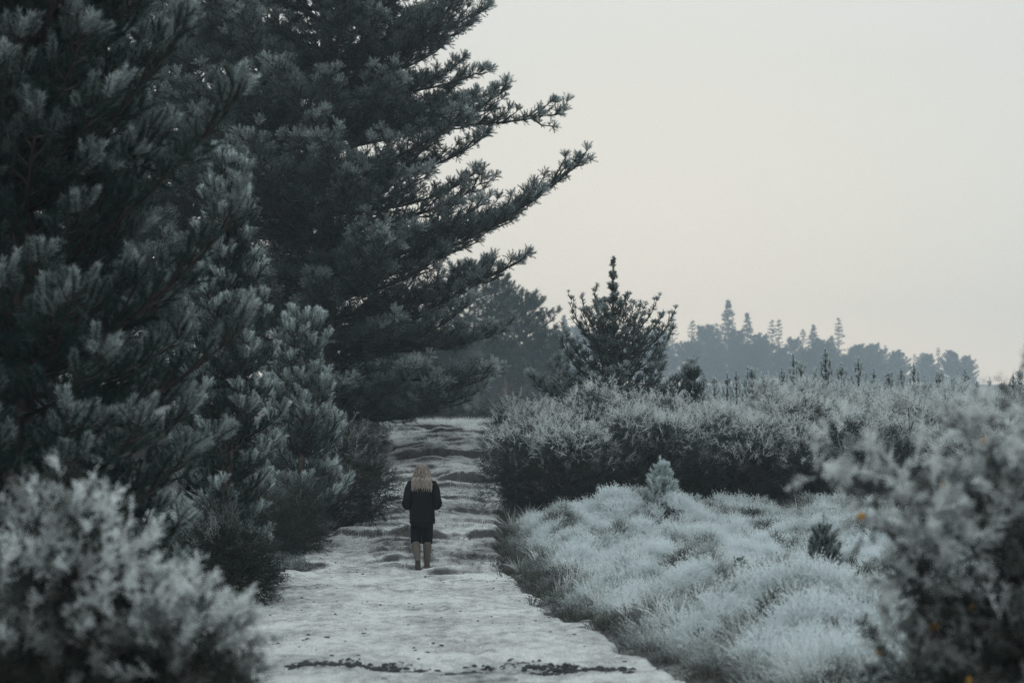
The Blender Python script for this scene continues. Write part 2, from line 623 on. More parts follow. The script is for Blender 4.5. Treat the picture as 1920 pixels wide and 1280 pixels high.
rg = np.random.default_rng(11)
PW = [M['pine'], M['twig']]
PROTO = {
    'near': [needles_proto('near_shoot', rg, .16, .005, 130, .058, .0048, 68, 30, .03, PW, .15) for _ in range(3)],
    'mid': [clustered('mid_shoot', rg, 4, 48, stem_len=.20, stem_r=.006, n=46, length=.072, width=.0085, ang0=66, ang1=26, z0=.08, cluster=.2) for _ in range(4)],
    'single': [needles_proto('single_shoot', rg, .22, .008, 70, .07, .008, 60, 24, .05, PW, .15) for _ in range(3)],
    'coarse': [needles_proto('coarse_shoot', rg, .30, .012, 40, .15, .022, 62, 20, .05, PW, .1) for _ in range(2)],
    'gorse_near': [gorse_proto('gorse_spray_near', rg, .22, 13, 60, [M['gorse']], .0034, .026) for _ in range(3)],
    'gorse': [gorse_proto('gorse_spray', rg, .30, 7, 22, [M['gorse']]) for _ in range(3)],
    'heather': [blades_proto('heather_tuft', rg, 13, .06, .17, .006, .75, 9, [M['heather']]) for _ in range(3)],
    'grass': [blades_proto('grass_tuft', rg, 22, .04, .32, .006, .7, 0, [M['grass']]) for _ in range(3)],
}
_groups = {}


def scatter_group(key):
    if key in _groups:
        return _groups[key]
    g = bpy.data.node_groups.new('scatter_' + key, 'GeometryNodeTree')
    g.interface.new_socket('Geometry', in_out='INPUT', socket_type='NodeSocketGeometry')
    g.interface.new_socket('Geometry', in_out='OUTPUT', socket_type='NodeSocketGeometry')
    N, L = g.nodes, g.links
    gi, go = N.new('NodeGroupInput'), N.new('NodeGroupOutput')
    iop = N.new('GeometryNodeInstanceOnPoints')
    join = N.new('GeometryNodeJoinGeometry')
    for ob in PROTO[key]:
        oi = N.new('GeometryNodeObjectInfo')
        oi.inputs['Object'].default_value = ob
        oi.inputs['As Instance'].default_value = False
        gti = N.new('GeometryNodeGeometryToInstance')
        L.new(oi.outputs['Geometry'], gti.inputs[0])
        L.new(gti.outputs[0], join.inputs[0])

    def na(nm, ty):
        a = N.new('GeometryNodeInputNamedAttribute')
        a.data_type = ty
        a.inputs['Name'].default_value = nm
        return a.outputs['Attribute']
    L.new(gi.outputs[0], iop.inputs['Points'])
    L.new(join.outputs[0], iop.inputs['Instance'])
    iop.inputs['Pick Instance'].default_value = True
    L.new(na('pick', 'INT'), iop.inputs['Instance Index'])
    L.new(na('turn', 'FLOAT_VECTOR'), iop.inputs['Rotation'])
    L.new(na('size', 'FLOAT'), iop.inputs['Scale'])
    L.new(iop.outputs[0], go.inputs[0])
    _groups[key] = g
    return g


def eulers(d, rng):
    """Euler angles that turn +Z onto d with a random roll."""
    d = unit(d)
    h = np.where(np.abs(d[:, 2:3]) < .9, np.array([[0, 0, 1.0]]), np.array([[1.0, 0, 0]]))
    x = unit(np.cross(h, d))
    y = np.cross(d, x)
    r = rng.random(len(d))[:, None] * 2 * np.pi
    x2 = x * np.cos(r) + y * np.sin(r)
    y2 = np.cross(d, x2)
    return np.stack([np.arctan2(y2[:, 2], d[:, 2]), -np.arcsin(np.clip(x2[:, 2], -1, 1)), np.arctan2(x2[:, 1], x2[:, 0])], 1)


def scatter(name, key, P, D, S, FR, rng, parent=None):
    P, D, S, FR = np.asarray(P, float), np.asarray(D, float), np.asarray(S, float), np.asarray(FR, float)
    me = mesh_np(name, P)
    attr(me, 'turn', eulers(D, rng), 'FLOAT_VECTOR')
    attr(me, 'size', S)
    attr(me, 'frost', np.clip(FR, 0, 1))
    attr(me, 'tone', rng.random(len(P)))
    attr(me, 'pick', rng.integers(0, len(PROTO[key]), len(P)), 'INT')
    o = link(name, me, None, parent)
    o['kind'] = 'stuff'
    md = o.modifiers.new('scatter', 'NODES')
    md.node_group = scatter_group(key)
    return o


def tubes(name, lines, sides):
    """lines: list of (points k x 3, radii k). One mesh of tapered tubes."""
    V, Q, base = [], [], 0
    for pts, rad in lines:
        pts, rad = np.asarray(pts, float), np.asarray(rad, float)
        k = len(pts)
        tan = unit(np.gradient(pts, axis=0))
        ref = np.array([0.13, .21, 1.0]) if abs(tan[0, 2]) < .9 else np.array([1.0, .2, .1])
        a = unit(np.cross(tan, ref))
        b = np.cross(tan, a)
        th = np.arange(sides) * 2 * np.pi / sides
        ring = pts[:, None] + rad[:, None, None] * (a[:, None] * np.cos(th)[None, :, None] + b[:, None] * np.sin(th)[None, :, None])
        V.append(ring.reshape(-1, 3))
        i = np.arange(k - 1)[:, None] * sides
        j = np.arange(sides)[None]
        jn = (j + 1) % sides
        Q.append(np.stack([i + j, i + jn, i + jn + sides, i + j + sides], -1).reshape(-1, 4) + base)
        base += k * sides
    return mesh_np(name, np.concatenate(V), quads=np.concatenate(Q), smooth=True)


UP = np.array([0, 0, 1.0])


def conifer_shape(seed, H, base, whorls, per, length, elev, upturn, lat_step, lat_len, shoot_step, shoot, droop=0.0, extra=(), lean=(0, 0), frost=(.25, .8), lat_up=.12, keep=None, trunk_r=None, tipup=.6, bare=.10, taper=0.0, ftop=1.0):
    """Skeleton of a conifer: trunk line, limb lines, and shoots (position, direction, size, rime)."""
    rng = np.random.default_rng(seed)
    zt = np.linspace(0, H, 14)
    wob = np.cumsum(rng.normal(size=(14, 2)) * .012 * H / 10, 0)
    tr = np.stack([wob[:, 0] + lean[0] * zt / H, wob[:, 1] + lean[1] * zt / H, zt], 1)
    r0 = trunk_r or (0.014 * H + .02)
    trad = r0 * (1 - zt / H) ** .8 + .012

    def on_trunk(z):
        return np.array([np.interp(z, zt, tr[:, 0]), np.interp(z, zt, tr[:, 1]), z])
    specs = []
    for k in range(whorls):
        f = (k + .5) / whorls
        f = f ** .92
        n = max(2, int(round(per + rng.normal() * .8)))
        a0 = rng.random() * 6.28
        for j in range(n):
            z = base + (H - base) * min(.985, f * ftop + rng.normal() * .012)
            specs.append((z, a0 + j * 6.283 / n + rng.normal() * .25, length(f) * rng.uniform(.72, 1.12), elev(f) + rng.normal() * R(7), upturn))
    specs += list(extra)
    limbs, P, D, S, FR = [], [], [], [], []

    def shoot_at(p, d, s, fr):
        P.append(p); D.append(d); S.append(s); FR.append(fr)
    for (z, az, L, e0, upt) in specs:
        p = on_trunk(z)
        nseg = 9
        ea = e0
        pts = [p]
        a = az
        for i in range(nseg):
            u = (i + 1) / nseg
            ea = e0 - droop * math.sin(u * math.pi) + upt * u * u
            a += rng.normal() * .06
            p = p + L / nseg * np.array([math.cos(a) * math.cos(ea), math.sin(a) * math.cos(ea), math.sin(ea)])
            pts.append(p)
        pts = np.array(pts)
        if keep is not None and not keep(pts[-1]):
            continue
        rb = min(.055, .010 + .010 * L) * (r0 / .2) ** .3
        limbs.append((pts, rb * (1 - np.linspace(0, 1, nseg + 1)) ** .7 + .004))
        tan = unit(np.gradient(pts, axis=0))
        t0 = .06 if L < 1.2 else bare
        nl = max(2, int(L * (1 - t0) / lat_step))
        side = rng.integers(0, 2) * 2 - 1
        for i in range(nl):
            t = t0 + (1 - t0) * (i + rng.random() * .8) / nl
            q = np.array([np.interp(t * nseg, np.arange(nseg + 1), pts[:, c]) for c in range(3)])
            tg = unit(np.array([np.interp(t * nseg, np.arange(nseg + 1), tan[:, c]) for c in range(3)]))
            side = -side
            sv = unit(np.cross(tg, UP))
            ll = lat_len * L * (1.05 - .75 * t) * rng.uniform(.55, 1.2) + .06
            d0 = unit(tg * rng.uniform(.5, .9) + sv * side * rng.uniform(.5, 1.0) + UP * (lat_up + rng.normal() * .22))
            d1 = unit(d0 + tg * .35 + UP * .30)
            lp = np.array([q, q + d0 * ll * .5, q + d0 * ll * .5 + d1 * ll * .5])
            limbs.append((lp, np.array([.008, .006, .003]) * (1 + .4 * L)))
            ns = max(1, int(ll / shoot_step))
            for j in range(ns):
                u = (j + rng.random()) / ns
                c = lp[0] + (lp[1] - lp[0]) * (u * 2) if u < .5 else lp[1] + (lp[2] - lp[1]) * (u * 2 - 1)
                ds = unit((d0 if u < .5 else d1) * .7 + rng.normal(size=3) * .5 + UP * tipup * .7)
                ex = (.15 + .85 * t * t) * (.45 + .55 * u)
                shoot_at(c, ds, shoot * rng.uniform(.65, 1.1), frost[0] + (frost[1] - frost[0]) * ex * rng.uniform(.5, 1.1))
            for j in range(3):
                ds = unit(d1 * .9 + rng.normal(size=3) * .38 + UP * tipup)
                shoot_at(lp[2] - d1 * .03, ds, shoot * rng.uniform(.8, 1.2), frost[0] + (frost[1] - frost[0]) * rng.uniform(.6, 1.1) * (.3 + .7 * t * t))
        nm_ = int(L / (shoot_step * 1.5))
        for j in range(nm_):
            t = .08 + .9 * (j + rng.random()) / nm_
            q = np.array([np.interp(t * nseg, np.arange(nseg + 1), pts[:, c]) for c in range(3)])
            i_ = int(t * nseg)
            shoot_at(q, unit(tan[i_] * .5 + rng.normal(size=3) * .6 + UP * tipup * .6), shoot * rng.uniform(.7, 1.05), frost[0] + (frost[1] - frost[0]) * .6 * t * t)
        for j in range(4):
            ds = unit(tan[-1] + rng.normal(size=3) * .3 + UP * tipup * .6)
            shoot_at(pts[-1] - tan[-1] * .04, ds, shoot * rng.uniform(.9, 1.3), frost[1] * rng.uniform(.7, 1.1))
    for j in range(8):
        shoot_at(on_trunk(H - .02 - .12 * shoot * j), unit(UP + rng.normal(size=3) * (.12 if j < 2 else .6)), shoot * 1.2, frost[1])
    P, S = np.array(P), np.array(S)
    S = S * (1 - taper * np.clip(P[:, 2] / H - .45, 0, 1) / .55)
    return (tr, trad), limbs, P, np.array(D), S, np.array(FR), rng


def conifer(name, label, cat, loc, seed, key, group=None, sides=5, rz=0, bark=None, **kw):
    t, limbs, P, D, S, FR, rng = conifer_shape(seed, **kw)
    root = thing(name, loc, label, cat, group, rz)
    tp = np.vstack([t[0][:1] - [0, 0, .35], t[0]])
    tr = np.concatenate([[t[1][0] * 1.15], t[1]])
    link('trunk', tubes('trunk', [(tp, tr)], 10), bark or M['bark'], root)
    link('branch_wood', tubes('branch_wood', limbs, sides), M['twig'], root)['kind'] = 'stuff'
    scatter('crown', key, P, D, S, FR, rng, root)
    return root


# ------------------------------------------------------------------ big pines behind the bend
D0 = 47.0


def spot(px, D, dz=0):
    x = X(px, D)
    return (x, D, ground_z(x, D) + dz)


def z_of(py, D):
    return at(960, py, D).z


base_a = spot(610, D0)


def limb(py_start, px_end, py_end, D, base, tx, up, az_off=0.0):
    """A limb that leaves the trunk tx at photo row py_start and ends near a photo pixel."""
    z0 = z_of(py_start, D) - base[2]
    dx = X(px_end, D) - tx
    dz = z_of(py_end, D) - base[2] - z0
    L = math.hypot(dx, dz) * 1.04 / max(.5, math.cos(az_off))
    e = math.atan2(dz, abs(dx)) - up * .33
    return (z0, (0 if dx > 0 else math.pi) + az_off, L, e, up)


def big_len(f):
    return 4.25 * (0.62 + .38 * math.sin(min(1, f * 1.5 + .25) * math.pi * .62)) * (1 - max(0, f - .55) * 1.5)


extra = [limb(240, 1030, 200, D0, base_a, base_a[0], .16, -.04), limb(545, 1062, 300, D0, base_a, base_a[0], .25, -.08),
         limb(560, 1000, 385, D0, base_a, base_a[0], .2, -.3), limb(120, 900, 15, D0, base_a, base_a[0], .3, -.2),
         limb(185, 895, 130, D0, base_a, base_a[0], .3, -.1), limb(480, 960, 380, D0, base_a, base_a[0], .3, .1),
         limb(600, 960, 490, D0, base_a, base_a[0], .2, -.1), limb(640, 925, 615, D0, base_a, base_a[0], .35, -.25),
         limb(700, 920, 690, D0, base_a, base_a[0], .25, -.3), limb(760, 900, 700, D0, base_a, base_a[0], .3, -.3)]
conifer('pine_tree', 'tall dark pine with layered limbs reaching over the path crest', 'tree', base_a, 3, 'mid', H=17.5, base=.5, whorls=29, per=8.6,
        length=big_len, elev=lambda f: R(2 + 16 * f), upturn=.45, lat_step=.15, lat_len=.27, shoot_step=.125, shoot=1.0, extra=extra, frost=(.26, .85), droop=.08, bare=.03)
base_b = spot(350, 53)
conifer('pine_tree', 'tall dark pine set deeper in the wood behind the young pines', 'tree', base_b, 8, 'mid', H=18.5, base=.8, whorls=25, per=7.5,
        length=lambda f: 4.6 * (1 - .62 * f), elev=lambda f: R(6 + 18 * f), upturn=.4, lat_step=.19, lat_len=.30, shoot_step=.2, shoot=1.3, frost=(.22, .75), droop=.06)
base_e = spot(90, 44)
conifer('pine_tree', 'tall dark pine whose trunk hides behind the bushy young pine', 'tree', base_e, 9, 'mid', H=16, base=.8, whorls=22, per=7.5,
        length=lambda f: 4.0 * (1 - .6 * f), elev=lambda f: R(6 + 18 * f), upturn=.4, lat_step=.20, lat_len=.30, shoot_step=.2, shoot=1.3, frost=(.22, .7), droop=.06)

# ------------------------------------------------------------------ young pines on the path's west side
bp1 = spot(40, 16.2)
conifer('pine_tree', 'bushy young pine with rimed upswept boughs behind the frosted gorse', 'tree', bp1, 21, 'near', H=8.6, base=.25, whorls=27, per=8,
        length=lambda f: (1.5 + 1.0 * min(f, .3)) * (1 - .5 * f ** 1.5) * (.85 + .15 * math.sin(f * 14)), elev=lambda f: R(8 + 34 * f), upturn=.55, lat_step=.10, lat_len=.27, shoot_step=.085, shoot=1.05,
        frost=(.06, .80), extra=[(2.9, -.25, 2.5, R(38), .25), (2.2, -.1, 2.35, R(30), .4), (1.6, -.3, 2.2, R(22), .4), (3.6, -.2, 2.1, R(45), .2)])
bp2 = spot(425, 25)
conifer('pine_tree', 'slim young pine with rows of rimed upright tips beside the tall pine', 'tree', bp2, 33, 'near', H=5.2, base=.35, whorls=18, per=7,
        length=lambda f: .82 * (1 - .4 * f ** 2) * min(1, .6 + f * 2.2), elev=lambda f: R(12 + 38 * f), upturn=.6, lat_step=.085, lat_len=.28, shoot_step=.075, shoot=.82, frost=(.08, .95))
bp3 = spot(565, 34)
conifer('pine_tree', 'small pale frosted pine under the lowest limbs of the tall pine', 'tree', bp3, 35, 'near', H=3.6, base=.2, whorls=10, per=6,
        length=lambda f: .95 * (1 - .4 * f ** 2), elev=lambda f: R(15 + 30 * f), upturn=.5, lat_step=.10, lat_len=.3, shoot_step=.09, shoot=1.0, frost=(.3, 1.0))

# ------------------------------------------------------------------ pine on the heath
bc = spot(1152, 48)
conifer('pine_tree', 'free-standing young pine with spire tip rising out of the gorse', 'tree', bc, 41, 'mid', H=z_of(485, 48) - bc[2], base=.2, whorls=12, per=7,
        length=lambda f: 2.5 * (1 - .6 * f) if f < .5 else (1.3 * (1 - (f - .5) / .22) + .28 if f < .66 else .75 * (1.02 - f) + .03), elev=lambda f: R(10 + 50 * f), upturn=.7, lat_step=.13, lat_len=.27, shoot_step=.15, shoot=.70, frost=(.22, .85), tipup=.8, taper=.6, trunk_r=.06)
bd = spot(1305, 45)
conifer('pine_tree', 'small dark round-headed pine at the skirt of the spire-tipped pine', 'tree', bd, 43, 'single', H=z_of(700, 45) - bd[2], base=.2, whorls=5, per=5,
        length=lambda f: .45 * (1 - f) + .1, elev=lambda f: R(45), upturn=.5, lat_step=.14, lat_len=.3, shoot_step=.12, shoot=.8, frost=(.1, .5))

# ------------------------------------------------------------------ hazy pines beyond the crest
mids = [(890, 96, 520, 'round-crowned misty pine with a thick bare reddish trunk', 0, 2.2, .16), (985, 104, 575, 'broad misty pine standing next to two bare snags', 1, 2.0, .12),
        (1032, 118, 640, 'low misty pine between the snags and the spire-tipped pine', 2, 1.8, .10), (830, 78, 640, 'small dark misty pine with a short bare trunk beyond the crest', 3, .9, .09),
        (740, 88, 600, 'misty pine half hidden behind the tall pine near the crest', 4, 2.0, .12), (948, 125, 555, 'distant misty pine filling the gap behind the thick trunk', 5, 2.6, .14)]
m2, n, l, b = mat_new('pine_bark_pale', 0.9)
tc = n.new('ShaderNodeTexCoord')
l.new(mixc(n, l, noise(n, l, 6, 5, .7, tc.outputs['Object']), (0.06, 0.05, 0.047), (0.15, 0.12, 0.11)), b.inputs['Base Color'])
M['bark_pale'] = m2
for px, D, pt, lab, k, rad, tr in mids:
    D, rad, tr = D * 1.6, rad * 1.55, tr * 1.5
    bs = spot(px, D)
    H = z_of(pt, D) - bs[2]
    cb = (.40, .30, .25, .34, .3, .3)[k]
    conifer('pine_tree', lab, 'tree', bs, 50 + k, 'coarse', group='misty pines beyond the crest', H=H, base=H * cb, whorls=9, per=6, trunk_r=tr, bark=M['bark_pale'],
            length=lambda f, rad=rad: rad * (math.sin((f * .80 + .2) * math.pi) ** .6 + .15), elev=lambda f: R(-4 + 40 * f), upturn=.5, lat_step=.42, lat_len=.34, shoot_step=.42, shoot=1.5, frost=(.0, .35))
for px, D, pt, hh in ((940, 82, 722, 0), (955, 84, 716, 0)):
    bs = spot(px, D)
    H = z_of(pt, D) - bs[2]
    rng = np.random.default_rng(px)
    root = thing('bare_snag', bs, 'bare pale dead trunk with a broken ' + ('forked tip' if px == 940 else 'pointed tip') + ' behind the gorse', 'dead tree', 'bare snags')
    z = np.linspace(-.3, H, 8)
    p = np.stack([np.cumsum(rng.normal(size=8) * .02), np.cumsum(rng.normal(size=8) * .02), z], 1)
    link('trunk', tubes('trunk', [(p, np.linspace(.11, .05, 8))], 8), M['bark_pale'], root)
    st = []
    for j in range(4 if px == 940 else 3):
        zz = rng.uniform(.4, .97) * H
        az = rng.random() * 6.28
        q0 = np.array([np.interp(zz, z, p[:, 0]), np.interp(zz, z, p[:, 1]), zz])
        st.append((np.array([q0, q0 + np.array([math.cos(az), math.sin(az), .9]) * .18, q0 + np.array([math.cos(az), math.sin(az), 1.6]) * .3]), np.array([.03, .022, .008])))
    link('branch_stub', tubes('branch_stub', st, 5), M['bark_pale'], root)


# ------------------------------------------------------------------ far wood
def far_mesh(seed, kind):
    """Crown of a far tree, 1 unit = 1 m, built from many small sprays; returns crown mesh and trunk mesh (height 17 m)."""
    if kind == 'spruce':
        t, limbs, P, D, S, FR, rng = conifer_shape(seed, H=17, base=1.5, whorls=24, per=6, length=lambda f: 4.0 * (1 - f) ** .95 + .12, elev=lambda f: R(-6 + 30 * f), upturn=.25, lat_step=.30,
                                                  lat_len=.24, shoot_step=.36, shoot=.62, droop=.30, frost=(0, .2), tipup=.1)
    elif kind == 'thin':
        t, limbs, P, D, S, FR, rng = conifer_shape(seed, H=17, base=1.5, whorls=17, per=4, length=lambda f: (3.5 * (1 - f) ** .65 + .2) * (1 if f < .55 else .7), elev=lambda f: R(-2 + 18 * f), upturn=.3, lat_step=.32,
                                                  lat_len=.20, shoot_step=.40, shoot=.62, droop=.25, frost=(0, .2), tipup=.1)
    else:
        t, limbs, P, D, S, FR, rng = conifer_shape(seed, H=13, base=.4, whorls=12, per=6, length=lambda f: 4.6 * (math.sin((f * .76 + .22) * math.pi) ** .55 + .1), elev=lambda f: R(-4 + 42 * f), upturn=.5, lat_step=.38,
                                                  lat_len=.32, shoot_step=.45, shoot=1.25, frost=(0, .2))
    pr = needles_proto('far_spray', np.random.default_rng(seed), .30, .01, 9, .42, .15, 75, 20, 0, [M['far']], .1)
    pv = np.empty(len(pr.data.vertices) * 3, np.float32)
    pr.data.vertices.foreach_get('co', pv)
    pv = pv.reshape(-1, 3)
    pt = np.array([tuple(p.vertices) for p in pr.data.polygons])
    e = eulers(D, rng)
    c, s = np.cos(e), np.sin(e)
    cx, cy_, cz, sx, sy, sz = c[:, 0], c[:, 1], c[:, 2], s[:, 0], s[:, 1], s[:, 2]
    Rm = np.stack([np.stack([cz * cy_, cz * sy * sx - sz * cx, cz * sy * cx + sz * sx], -1), np.stack([sz * cy_, sz * sy * sx + cz * cx, sz * sy * cx - cz * sx], -1), np.stack([-sy, cy_ * sx, cy_ * cx], -1)], 1)
    W = np.einsum('nij,vj->nvi', Rm, pv) * S[:, None, None] + P[:, None]
    T = pt[None] + (np.arange(len(P)) * len(pv))[:, None, None]
    me = mesh_np('far_crown_' + kind, W.reshape(-1, 3), tris=T.reshape(-1, 3))
    attr(me, 'frost', np.repeat(np.clip(FR, 0, 1), len(pv)))
    attr(me, 'tone', np.repeat(rng.random(len(P)), len(pv)))
    attr(me, 't', np.tile(np.full(len(pv), .5), len(P)))
    me.materials.append(M['far'])
    wood = tubes('far_wood', [(np.vstack([t[0][:1] - [0, 0, .5], t[0]]), np.concatenate([t[1][:1], t[1]]))] + [x for x in limbs if len(x[0]) > 4], 5)
    wood.materials.append(M['bark'])
    return me, wood


FARK = {}
for kind, seeds in (('spruce', (1, 2)), ('thin', (3, 4, 5)), ('broad', (6, 7, 8))):
    FARK[kind] = [far_mesh(s * 13, kind) for s in seeds]
FLAB = {'spruce': ('spruce_tree', 'dense pointed spruce in the hazy wood across the heath', 'spruces of the hazy wood'),
        'thin': ('conifer_tree', 'thin ragged conifer poking above the hazy wood across the heath', 'ragged conifers of the hazy wood'),
        'broad': ('pine_tree', 'broad round-topped pine in the hazy wood across the heath', 'round pines of the hazy wood')}
FAR = [(1040, 612, 'spruce', 195), (1058, 592, 'spruce', 200), (1085, 612, 'broad', 205), (1120, 625, 'broad', 205), (1012, 625, 'broad', 190),
       (1165, 630, 'broad', 215), (1205, 625, 'broad', 220), (1235, 618, 'broad', 225), (1262, 590, 'thin', 230), (1300, 602, 'thin', 232), (1325, 612, 'broad', 228),
       (1368, 564, 'spruce', 230), (1402, 588, 'spruce', 234), (1345, 608, 'thin', 236), (1382, 622, 'broad', 225), (1430, 628, 'broad', 228), (1450, 602, 'thin', 238), (1462, 600, 'thin', 232),
       (1508, 618, 'thin', 236), (1528, 610, 'spruce', 240), (1492, 634, 'broad', 232), (1545, 636, 'broad', 228), (1575, 598, 'thin', 240), (1562, 630, 'spruce', 236),
       (1612, 646, 'broad', 240), (1640, 644, 'broad', 244), (1662, 648, 'thin', 246), (1685, 656, 'broad', 248), (1740, 660, 'broad', 252), (1762, 652, 'thin', 250),
       (1785, 656, 'broad', 250), (1815, 664, 'broad', 256), (1718, 664, 'thin', 258),
       (1290, 640, 'broad', 215), (1410, 645, 'broad', 216), (1470, 648, 'broad', 218), (1520, 654, 'broad', 220), (1590, 662, 'broad', 222)]
rng = np.random.default_rng(77)
FAR += [(690, 640, 'broad', 170), (740, 660, 'broad', 150), (780, 650, 'broad', 180), (815, 660, 'broad', 160), (850, 640, 'broad', 190), (880, 640, 'broad', 170), (915, 650, 'broad', 200), (950, 655, 'broad', 180), (975, 650, 'broad', 165)]
for i, (px, pt, kind, D) in enumerate(FAR):
    D *= 3.0 if px > 1000 else 1.25
    if kind == 'broad':
        pt += 10
    bs = spot(px, D)
    H0 = 13 if kind == 'broad' else 17
    H = z_of(pt, D) - bs[2]
    nm, lab, gr = FLAB[kind] if px > 1000 else ('pine_tree', 'hazy round pine closing the view behind the thick-trunked misty pine', 'hazy pines behind the crest')
    root = thing(nm, bs, lab, 'tree', gr, rng.random() * 6.28, H / H0)
    if kind == 'broad':
        w = rng.uniform(.95, 1.25) * max(1, 8.5 / H)
        root.scale = (H / H0 * w, H / H0 * w, H / H0)
    cm, wm = FARK[kind][i % len(FARK[kind])]
    link('trunk', wm, None, root)
    link('crown', cm, None, root)



# ------------------------------------------------------------------ gorse
def gorse(label, px, D, w, h, seed, key='gorse', depth=None, n=2600, frost=(.05, .95), group=None, flowers=0, lumps=15, long_sprays=40, size=1.0, loc=None, top=.45, keep=None, extra=()):
    """A gorse bush: lumpy dome of spiny sprays on a fan of woody stems; rime sits on the sprays open to the sky."""
    rng = np.random.default_rng(seed)
    loc = loc or spot(px, D)
    depth = depth or w * .8
    C, Rr = [], []
    for i in range(lumps):
        a = rng.random() * 6.28
        r = math.sqrt(rng.random()) * .72
        cx, cy2 = r * w / 2 * math.cos(a), r * depth / 2 * math.sin(a)
        hh = h * (1 - .55 * r * r) * rng.uniform(.66, 1.04)
        rad = rng.uniform(.15, .31) * min(w, depth, h * 1.4)
        C.append((cx, cy2, max(rad * .5, hh - rad))); Rr.append(rad)
        if hh - rad * 2 > rad * .6:
            C.append((cx * 1.12, cy2 * 1.12, max(rad * .6, (hh - rad) * .45))); Rr.append(rad * 1.15)
    for ex_, ey_, er_ in extra:
        q = at(ex_, ey_, loc[1])
        C.append((q.x - loc[0], rng.normal() * .05, q.z - loc[2])); Rr.append(er_)
    C, Rr = np.array(C), np.array(Rr)
    wt = Rr ** 2 / (Rr ** 2).sum()
    m = int(n * 2.2)
    k = rng.choice(len(C), m, p=wt)
    u = unit(rng.normal(size=(m, 3)))
    rr = Rr[k] * (1 - .42 * rng.random(m) ** 1.6)
    P = C[k] + u * rr[:, None]
    dist = np.linalg.norm(P[:, None] - C[None], axis=2) / Rr[None]
    ok = (dist.min(1) > .55) & (P[:, 2] > .03)
    P, u = P[ok][:n], u[ok][:n]
    dmin = dist[ok][:n].min(1)
    D_ = unit(u * .9 + UP * .22 + rng.normal(size=P.shape) * .55)
    zr = P[:, 2] / h
    expo = np.clip(u[:, 2] * .6 + .36 + (zr - .5) * 1.25 + rng.normal(size=len(P)) * .12, 0, 1) * np.clip((dmin - .6) / .35, .15, 1)
    lump_f = rng.uniform(-.22, .22, len(C))[k[ok][:n]]
    expo = np.clip(expo + lump_f * (expo > .04), 0, 1)
    stray = (rng.random(len(P)) < .10) * rng.uniform(.1, .45, len(P))
    FR = np.clip(frost[0] + (frost[1] - frost[0]) * np.maximum(expo, stray * (dmin > .8)), 0, 1)
    S = size * rng.uniform(.65, 1.15, len(P))
    # a few long shoots stand out of the dome
    kk = rng.choice(len(P), min(long_sprays, len(P)), replace=False)
    kk = kk[P[kk, 2] > h * top]
    ex = [P]
    exD, exS, exF = [D_], [S], [FR]
    for step in range(1, 4):
        dd = unit(u[kk] * .5 + UP * .75)
        ex.append(P[kk] + dd * (.11 * size * step)); exD.append(unit(dd + rng.normal(size=dd.shape) * .15)); exS.append(np.full(len(kk), size * (.95 - .15 * step))); exF.append(np.clip(FR[kk] * 1.1, 0, 1))
    P2, D2, S2, F2 = np.vstack(ex), np.vstack(exD), np.concatenate(exS), np.concatenate(exF)
    if keep is not None:
        kp = keep(P2)
        P2, D2, S2, F2 = P2[kp], D2[kp], S2[kp], F2[kp]
    root = thing('gorse_bush', loc, label, 'bush', group)
    lines = []
    for i in rng.choice(len(P), min(70, len(P)), replace=False):
        q = P[i] * .93
        mid = np.array([q[0] * .45, q[1] * .45, q[2] * .55]) + rng.normal(size=3) * .06 * h
        lines.append((np.array([[q[0] * .12, q[1] * .12, -.12], mid, q]), np.array([.022, .014, .005]) * min(1.3, h / 1.4)))
    link('stem_wood', tubes('stem_wood', lines, 5), M['twig'], root)['kind'] = 'stuff'
    scatter('foliage', key, P2, D2, S2, F2, rng, root)
    if flowers:
        fm = flower_mesh()
        cand = np.where((dmin > .85))[0]
        for i in rng.choice(cand, min(flowers, len(cand)), replace=False):
            f = link('flower', fm, None, root)
            f.location = P[i] + D_[i] * .15 * size
            f.rotation_euler = rng.random(3) * 6
            s = rng.uniform(.5, 1.05)
            f.scale = (s, s, s)
    return root


_fm = []


def flower_mesh():
    if not _fm:
        V, T = [], []
        rng = np.random.default_rng(4)
        for k in range(7):
            a = k * .9
            c = np.array([math.cos(a), math.sin(a), .5 + .5 * (k % 2)]) * .012
            d = unit(c)
            s = unit(np.cross(d, UP)) * .011
            b0 = len(V)
            V += [tuple(c * .2), tuple(c + s), tuple(c + d * .018 + UP * .006), tuple(c - s)]
            T += [(b0, b0 + 1, b0 + 2), (b0, b0 + 2, b0 + 3)]
        _fm.append(mesh_np('flower', V, tris=T))
        _fm[0].materials.append(M['flower'])
    return _fm[0]


GR = 'gorse bushes of the heath bank'
# west of the path
gorse('dark gorse bush leaning over the path opposite the big gorse', 590, 36.2, 2.9, 2.0, 101, n=3600, frost=(.03, .55), depth=2.4, lumps=14, long_sprays=90, top=.3)
gorse('low dark gorse under the slim young pine', 470, 31.5, 2.2, 1.25, 102, n=1800, frost=(.02, .35), depth=1.6)
gorse('frost-topped low gorse at the crest under the tall pine', 660, 47.5, 2.0, .95, 103, n=1300, frost=(.1, .9))
gorse('dark rounded shrub in the shade of the tall pine at the crest', 735, 57, 1.7, 1.2, 104, n=900, frost=(.05, .4))
gorse('dusky shrub deep in shade beneath the tall pine', 640, 54, 2.6, 1.6, 105, n=1200, frost=(.02, .3))
for i, (px, D, w, h) in enumerate(((770, 66, 2.2, .9), (850, 74, 2.6, .8), (920, 70, 2.2, .7), (965, 66, 1.6, 1.0), (810, 90, 3.5, 1.2), (930, 95, 4, 1.2))):
    gorse('dim shrub on the ground beneath the misty pines', px, D, w, h, 110 + i, n=600, frost=(.1, .5), group='undergrowth beneath the misty pines', size=1.4)
